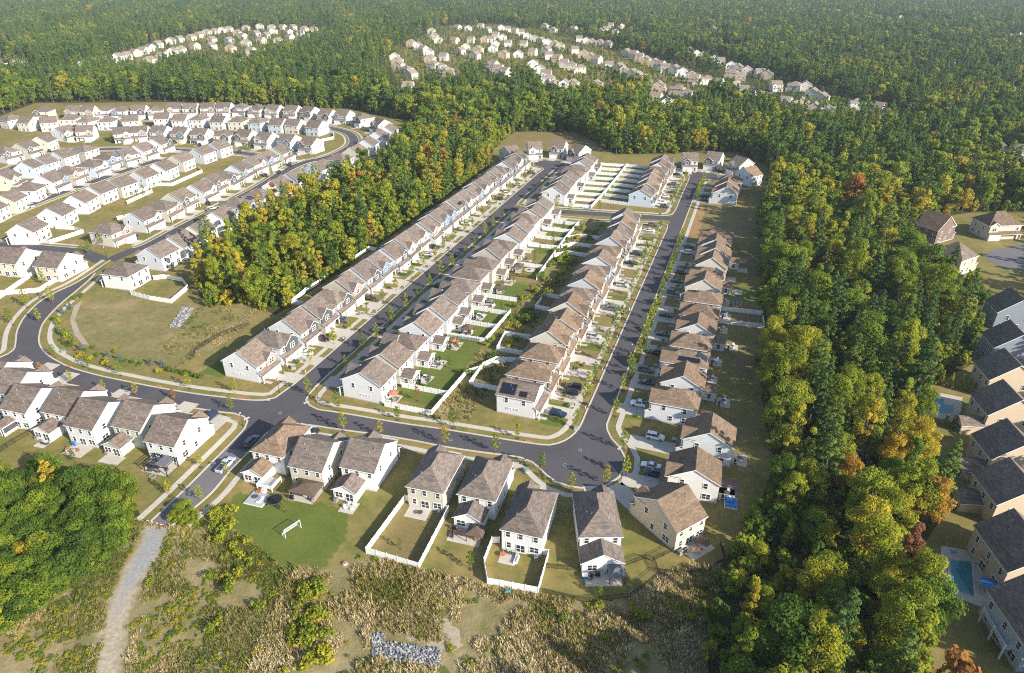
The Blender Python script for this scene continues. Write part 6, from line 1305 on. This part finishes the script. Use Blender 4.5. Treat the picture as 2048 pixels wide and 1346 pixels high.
# street furniture
for u, v, lab in [(486, 852, 'black lamp post on the pavement corner of the stub road'), (559, 785, 'black lamp post at the corner of the tree strip row'), (1050, 948, 'black lamp post beside the green utility box'), (213, 513, 'black lamp post at the far estate junction'), (63, 598, 'black lamp post beside the long white fence'), (636, 797, 'slim black lamp post before the white swale corner house'), (1262, 712, 'black lamp post on the shaded wood-side verge')]: lamp_post(P(u, v), lab)
utility(P(1053, 943), .2, 'green utility box on the lawn wedge by the bulb'); utility(P(1142, 812), .3, 'green utility box before the solar-roofed house'); utility(P(587, 737), .3, 'green utility box beside the first tree strip garden'); utility(P(127, 705), .2, 'pale utility box by the planted bank'); utility(P(1152, 858), .1, 'small utility box at the sharp kerb bend')
for k in range(0, 22, 2): mailbox(L(-115.4, 143.1 + 10.65 * k), PI / 2 + AX, f'white-posted mailbox before the tree strip row, {ORD[k // 2 + 1]} pair')
for k in range(0, 14, 2): mailbox(L(-32.0, 152.5 + 10.62 * k), PI / 2 + AX, f'white-posted mailbox before the sunny row, {ORD[k // 2 + 1]} pair')
for k in range(0, 12, 2): mailbox(L(-24.4, 163 + 10.9 * k), -PI / 2 + AX, f'white-posted mailbox on the wood-side kerb, {ORD[k // 2 + 1]} pair')
o = thing('stop_sign', 'red stop sign at the corner of stub road and main road', 'sign', P(546, 862), R_(-75)); b = MB(); b.tube((0, 0, 0), (0, 0, 2.6), .04, .04, 'mid_grey', 6); add('post', b.mesh('post'), o)
b = MB(); pts = [(.4 * math.cos(PI / 8 + k * PI / 4), .4 * math.sin(PI / 8 + k * PI / 4)) for k in range(8)]; b.face([(x, -.06, 2.45 + z) for x, z in pts], 'red_plastic'); b.face([(x, -.04, 2.45 + z) for x, z in pts][::-1], 'mid_grey'); pl = add('plate', b.mesh('plate'), o)
b = MB(); GL = dict(S=['xxx', 'x..', 'xxx', '..x', 'xxx'], T=['xxx', '.x.', '.x.', '.x.', '.x.'], O=['xxx', 'x.x', 'x.x', 'x.x', 'xxx'], P=['xxx', 'x.x', 'xxx', 'x..', 'x..'])
for i_, ch in enumerate('STOP'):
    for r0, ro in enumerate(GL[ch]):
        for c0, q in enumerate(ro):
            if q == 'x': x0 = -.30 + i_ * .155 + c0 * .042; z0 = 2.53 - r0 * .042; b.face([(x0, -.065, z0), (x0 + .042, -.065, z0), (x0 + .042, -.065, z0 + .042), (x0, -.065, z0 + .042)], 'white_plastic')
add('lettering', b.mesh('lettering'), pl)
o = thing('road_barrier', 'low red and white barrier across the end of the stub road', 'barrier', P(314, 1051), math.atan2((P(335, 1057) - P(296, 1046)).y, (P(335, 1057) - P(296, 1046)).x))
for sx in (-2, 0, 2): b = MB(); b.box(-.06, .06, -.06, .06, 0, 1.0, 'timber'); add('post', b.mesh('post'), o, (sx, 0, 0))
for k in range(8): b = MB(); b.box(-.31, .31, -.1, -.06, .7, .95, 'red_plastic' if k % 2 else 'white_plastic'); add('board', b.mesh('board'), o, (-2.17 + .62 * k, 0, 0))
for u, v in [(322, 830), (325, 831)]: pass
for k, (u, v, rz) in enumerate([(884, 858, -.25), (1056, 884, -.2), (479, 798, -.1), (316, 773, -.3), (138, 734, -.4), (534, 801, 0), (613, 806, .8), (494, 838, .8), (1240, 897, 1.0)]):
    o = thing('storm_drain', 'rust-red kerb inlet with grate set beside the main road', 'drain', P(u, v), rz, 'kerb inlets along the main road'); b = MB(); b.box(-.8, .8, -.1, .5, .0, .17, 'terracotta' if k < 5 else 'foundation'); add('lid', b.mesh('lid'), o)
    b = MB(); [b.box(-.6 + j * .22, -.5 + j * .22, -.55, -.1, .06, .075, 'black_metal') for j in range(6)]; add('grate', b.mesh('grate'), o)
for k, (u, v) in enumerate([(560, 826), (250, 777), (900, 880), (1130, 930), (1160, 900), (660, 745), (40, 712), (1215, 770)]):
    b = MB(); b.tube((0, 0, .04), (0, 0, .075), .42, .42, 'dark_grey', 16); b.tube((0, 0, .04), (0, 0, .07), .5, .5, 'foundation', 16); thing('manhole_cover', 'round dark manhole cover set flush in the asphalt', 'manhole', P(u, v), 0, 'manhole covers in the road', b.mesh('manhole_cover'))
# riprap strips: stones nobody would count
def riprap(name, label, poly, cell, seed):
    g = np.random.default_rng(seed); xs = [p[0] for p in poly]; ys = [p[1] for p in poly]; Xr, Yr = scatter_points(min(xs), max(xs), min(ys), max(ys), cell, g); k = inside(poly, Xr, Yr); Xr, Yr = Xr[k], Yr[k]
    b = MB()
    for x, y in zip(Xr, Yr):
        r = g.uniform(.14, .34); a0 = g.uniform(0, 6); m_ = 'stone_pale' if g.uniform() < .6 else 'stone_dark'; n0 = 6
        lo = [(x + r * g.uniform(.8, 1.2) * math.cos(a0 + k * 1.047), y + r * g.uniform(.8, 1.2) * math.sin(a0 + k * 1.047), .01) for k in range(n0)]; hi = [(x + (q[0] - x) * .62 + g.uniform(-.04, .04), y + (q[1] - y) * .62, r * g.uniform(.7, 1.3)) for q in lo]
        for k in range(n0): j = (k + 1) % n0; b.face([lo[k], lo[j], hi[j], hi[k]], m_)
        b.face(hi, m_)
    o = add(name, b.mesh(name)); o['kind'] = 'stuff'; o['label'] = label; o['category'] = 'stones'
riprap('riprap_channel', 'blue-grey riprap stones lining the drain in the scrub field', px(738, 1262, 765, 1262, 772, 1282, 888, 1300, 884, 1336, 745, 1312), .42, 5)
riprap('riprap_strip', 'pale rock strip laid in the drainage basin', px(366, 614, 388, 614, 374, 642, 360, 655, 338, 655), .5, 6)
polysheet('drain_bed', px(775, 1292, 850, 1303, 848, 1312, 772, 1301), .06, 'concrete')
polysheet('basin_dirt_path', px(140, 640, 148, 612, 165, 600, 160, 612, 150, 640, 160, 665, 178, 690, 165, 688, 148, 668), .022, 'pale_dirt')
# pools and terraces on the right
def pool(outer, waters, lab):
    polysheet('pool_terrace', px(*outer), .05, 'concrete', .05)
    for k, q in enumerate(waters):
        polysheet('pool_water', px(*q), .11 + .004 * k, 'pool_water'); pts = px(*q); ribbon('pool_coping', pts + [pts[0]], -.25, .25, .05, .14, 'kerb', False)
pool((1850, 780, 1925, 795, 1922, 822, 1905, 845, 1852, 830), [(1858, 794, 1890, 799, 1888, 808, 1910, 812, 1908, 829, 1866, 826)], '')
pool((1882, 1092, 1960, 1105, 2000, 1130, 1995, 1225, 1880, 1185), [(1897, 1118, 1945, 1124, 1950, 1195, 1900, 1178), (1898, 1098, 1915, 1101, 1915, 1112, 1898, 1109)], '')
o = thing('wooden_deck', 'brown wooden deck with railing beside the long pool', 'deck', P(1990, 1110, 3.0), R_(-5)); b = MB(); b.box(-2.6, 2.6, -2.4, 2.4, 2.8, 2.95, 'deck_brown'); add('floor', b.mesh('floor'), o)
for sx in (-2.5, 2.5):
    for sy in (-2.3, 2.3): b = MB(); b.box(-.1, .1, -.1, .1, 0, 3.9, 'timber'); add('post', b.mesh('post'), o, (sx, sy, 0)); o.location.z = 0
for sy in (-2.35, 2.35): b = MB(); b.box(-2.6, 2.6, -.03, .03, 3.8, 3.9, 'timber'); add('rail', b.mesh('rail'), o, (0, sy, 0))
b = MB(); b.box(-.03, .03, -2.4, 2.4, 3.8, 3.9, 'timber'); add('rail', b.mesh('rail'), o, (-2.55, 0, 0))
umbrella(P(1972, 1182), 'blue umbrella beside the long pool', 'blue_cloth', 1.6)
o = thing('patio_awning', 'rust-red awning on posts behind the tan house', 'awning', P(1882, 548), R_(15)); b = MB(); b.face([(-2.4, -1.6, 2.6), (2.4, -1.6, 2.4), (2.4, 1.6, 2.7), (-2.4, 1.6, 2.9)], 'rust_awning'); b.face([(-2.4, 1.6, 2.86), (2.4, 1.6, 2.66), (2.4, -1.6, 2.36), (-2.4, -1.6, 2.56)], 'rust_awning'); add('canopy', b.mesh('canopy'), o)
for sx in (-2.3, 2.3): b = MB(); b.box(-.06, .06, -.06, .06, 0, 2.5, 'timber'); add('post', b.mesh('post'), o, (sx, -1.5, 0))
pergola(P(1850, 540), R_(15), 'dark covered pergola beside the rust-red awning', 4.2, 3.4, 'black_metal', True)
o = thing('railed_deck', 'white-railed raised deck with pale furniture at the end house', 'deck', P(2020, 1265, 2.5), R_(-8)); o.location.z = 0; b = MB(); b.box(-3, 3, -4, 4, 2.6, 2.75, 'deck_grey'); add('floor', b.mesh('floor'), o)
for sx in (-2.9, 2.9):
    for sy in (-3.9, 0, 3.9): b = MB(); b.box(-.12, .12, -.12, .12, 0, 3.75, 'trim'); add('post', b.mesh('post'), o, (sx, sy, 0))
for sx in (-2.9, 2.9): b = MB(); b.box(-.04, .04, -4, 4, 3.6, 3.7, 'trim'); b.box(-.04, .04, -4, 4, 2.95, 3.0, 'trim'); [b.box(-.02, .02, -4 + k * .27, -3.96 + k * .27, 3.0, 3.6, 'trim') for k in range(30)]; add('railing', b.mesh('railing'), o, (sx, 0, 0))
b = MB(); b.box(-3, 3, -.04, .04, 3.6, 3.7, 'trim'); b.box(-3, 3, -.04, .04, 2.95, 3.0, 'trim'); [b.box(-3 + k * .27, -2.96 + k * .27, -.02, .02, 3.0, 3.6, 'trim') for k in range(22)]; add('railing', b.mesh('railing'), o, (0, -3.95, 0))
# debris in the scrub
b = MB(); [b.box(-.9 + k * .36, -.62 + k * .36, -.55, .55, .1, .14, 'deck_brown') for k in range(5)]; [b.box(-.9, .82, y - .05, y + .05, 0, .1, 'deck_brown') for y in (-.45, 0, .45)]; thing('wooden_pallet', 'weathered wooden pallet lying in the scrub grass', 'pallet', P(458, 1315), .3, None, b.mesh('wooden_pallet'))
b = MB(); b.tube((0, 0, 0), (0, 0, .35), .55, .5, 'concrete', 14); b.tube((0, 0, .35), (0, 0, .42), .38, .38, 'terracotta', 14); thing('manhole_riser', 'round concrete manhole riser with rusty lid in the scrub', 'manhole', P(690, 1128), 0, None, b.mesh('manhole_riser'))
b = MB(); b.tube((0, 0, .3), (1.2, .2, .35), .28, .28, 'teal_plastic', 10); b.tube((.2, .5, 0), (.6, .4, .6), .25, .3, 'blue_cloth', 8); thing('plastic_barrels', 'blue plastic barrels dumped below the white fence', 'barrels', P(1010, 1188), .2, None, b.mesh('plastic_barrels'))

# ------------------------------------------------------------------ the air between here and the horizon
b = MB(); b.box(-9500, 9500, -600, 14500, -1, 135, 'trim'); hz = add('haze', b.mesh('haze')); hz['kind'] = 'stuff'; hz['label'] = 'thin blue morning haze over the distant woods'; hz['category'] = 'haze'
hm = bpy.data.materials.new('haze'); hm.use_nodes = True; hn = hm.node_tree.nodes; hn.remove(hn['Principled BSDF']); pv = hn.new('ShaderNodeVolumePrincipled'); pv.inputs['Density'].default_value = .00009; pv.inputs['Color'].default_value = (.72, .83, 1, 1); pv.inputs['Anisotropy'].default_value = .2
hm.node_tree.links.new(pv.outputs[0], hn['Material Output'].inputs['Volume']); hz.data.materials.clear(); hz.data.materials.append(hm)
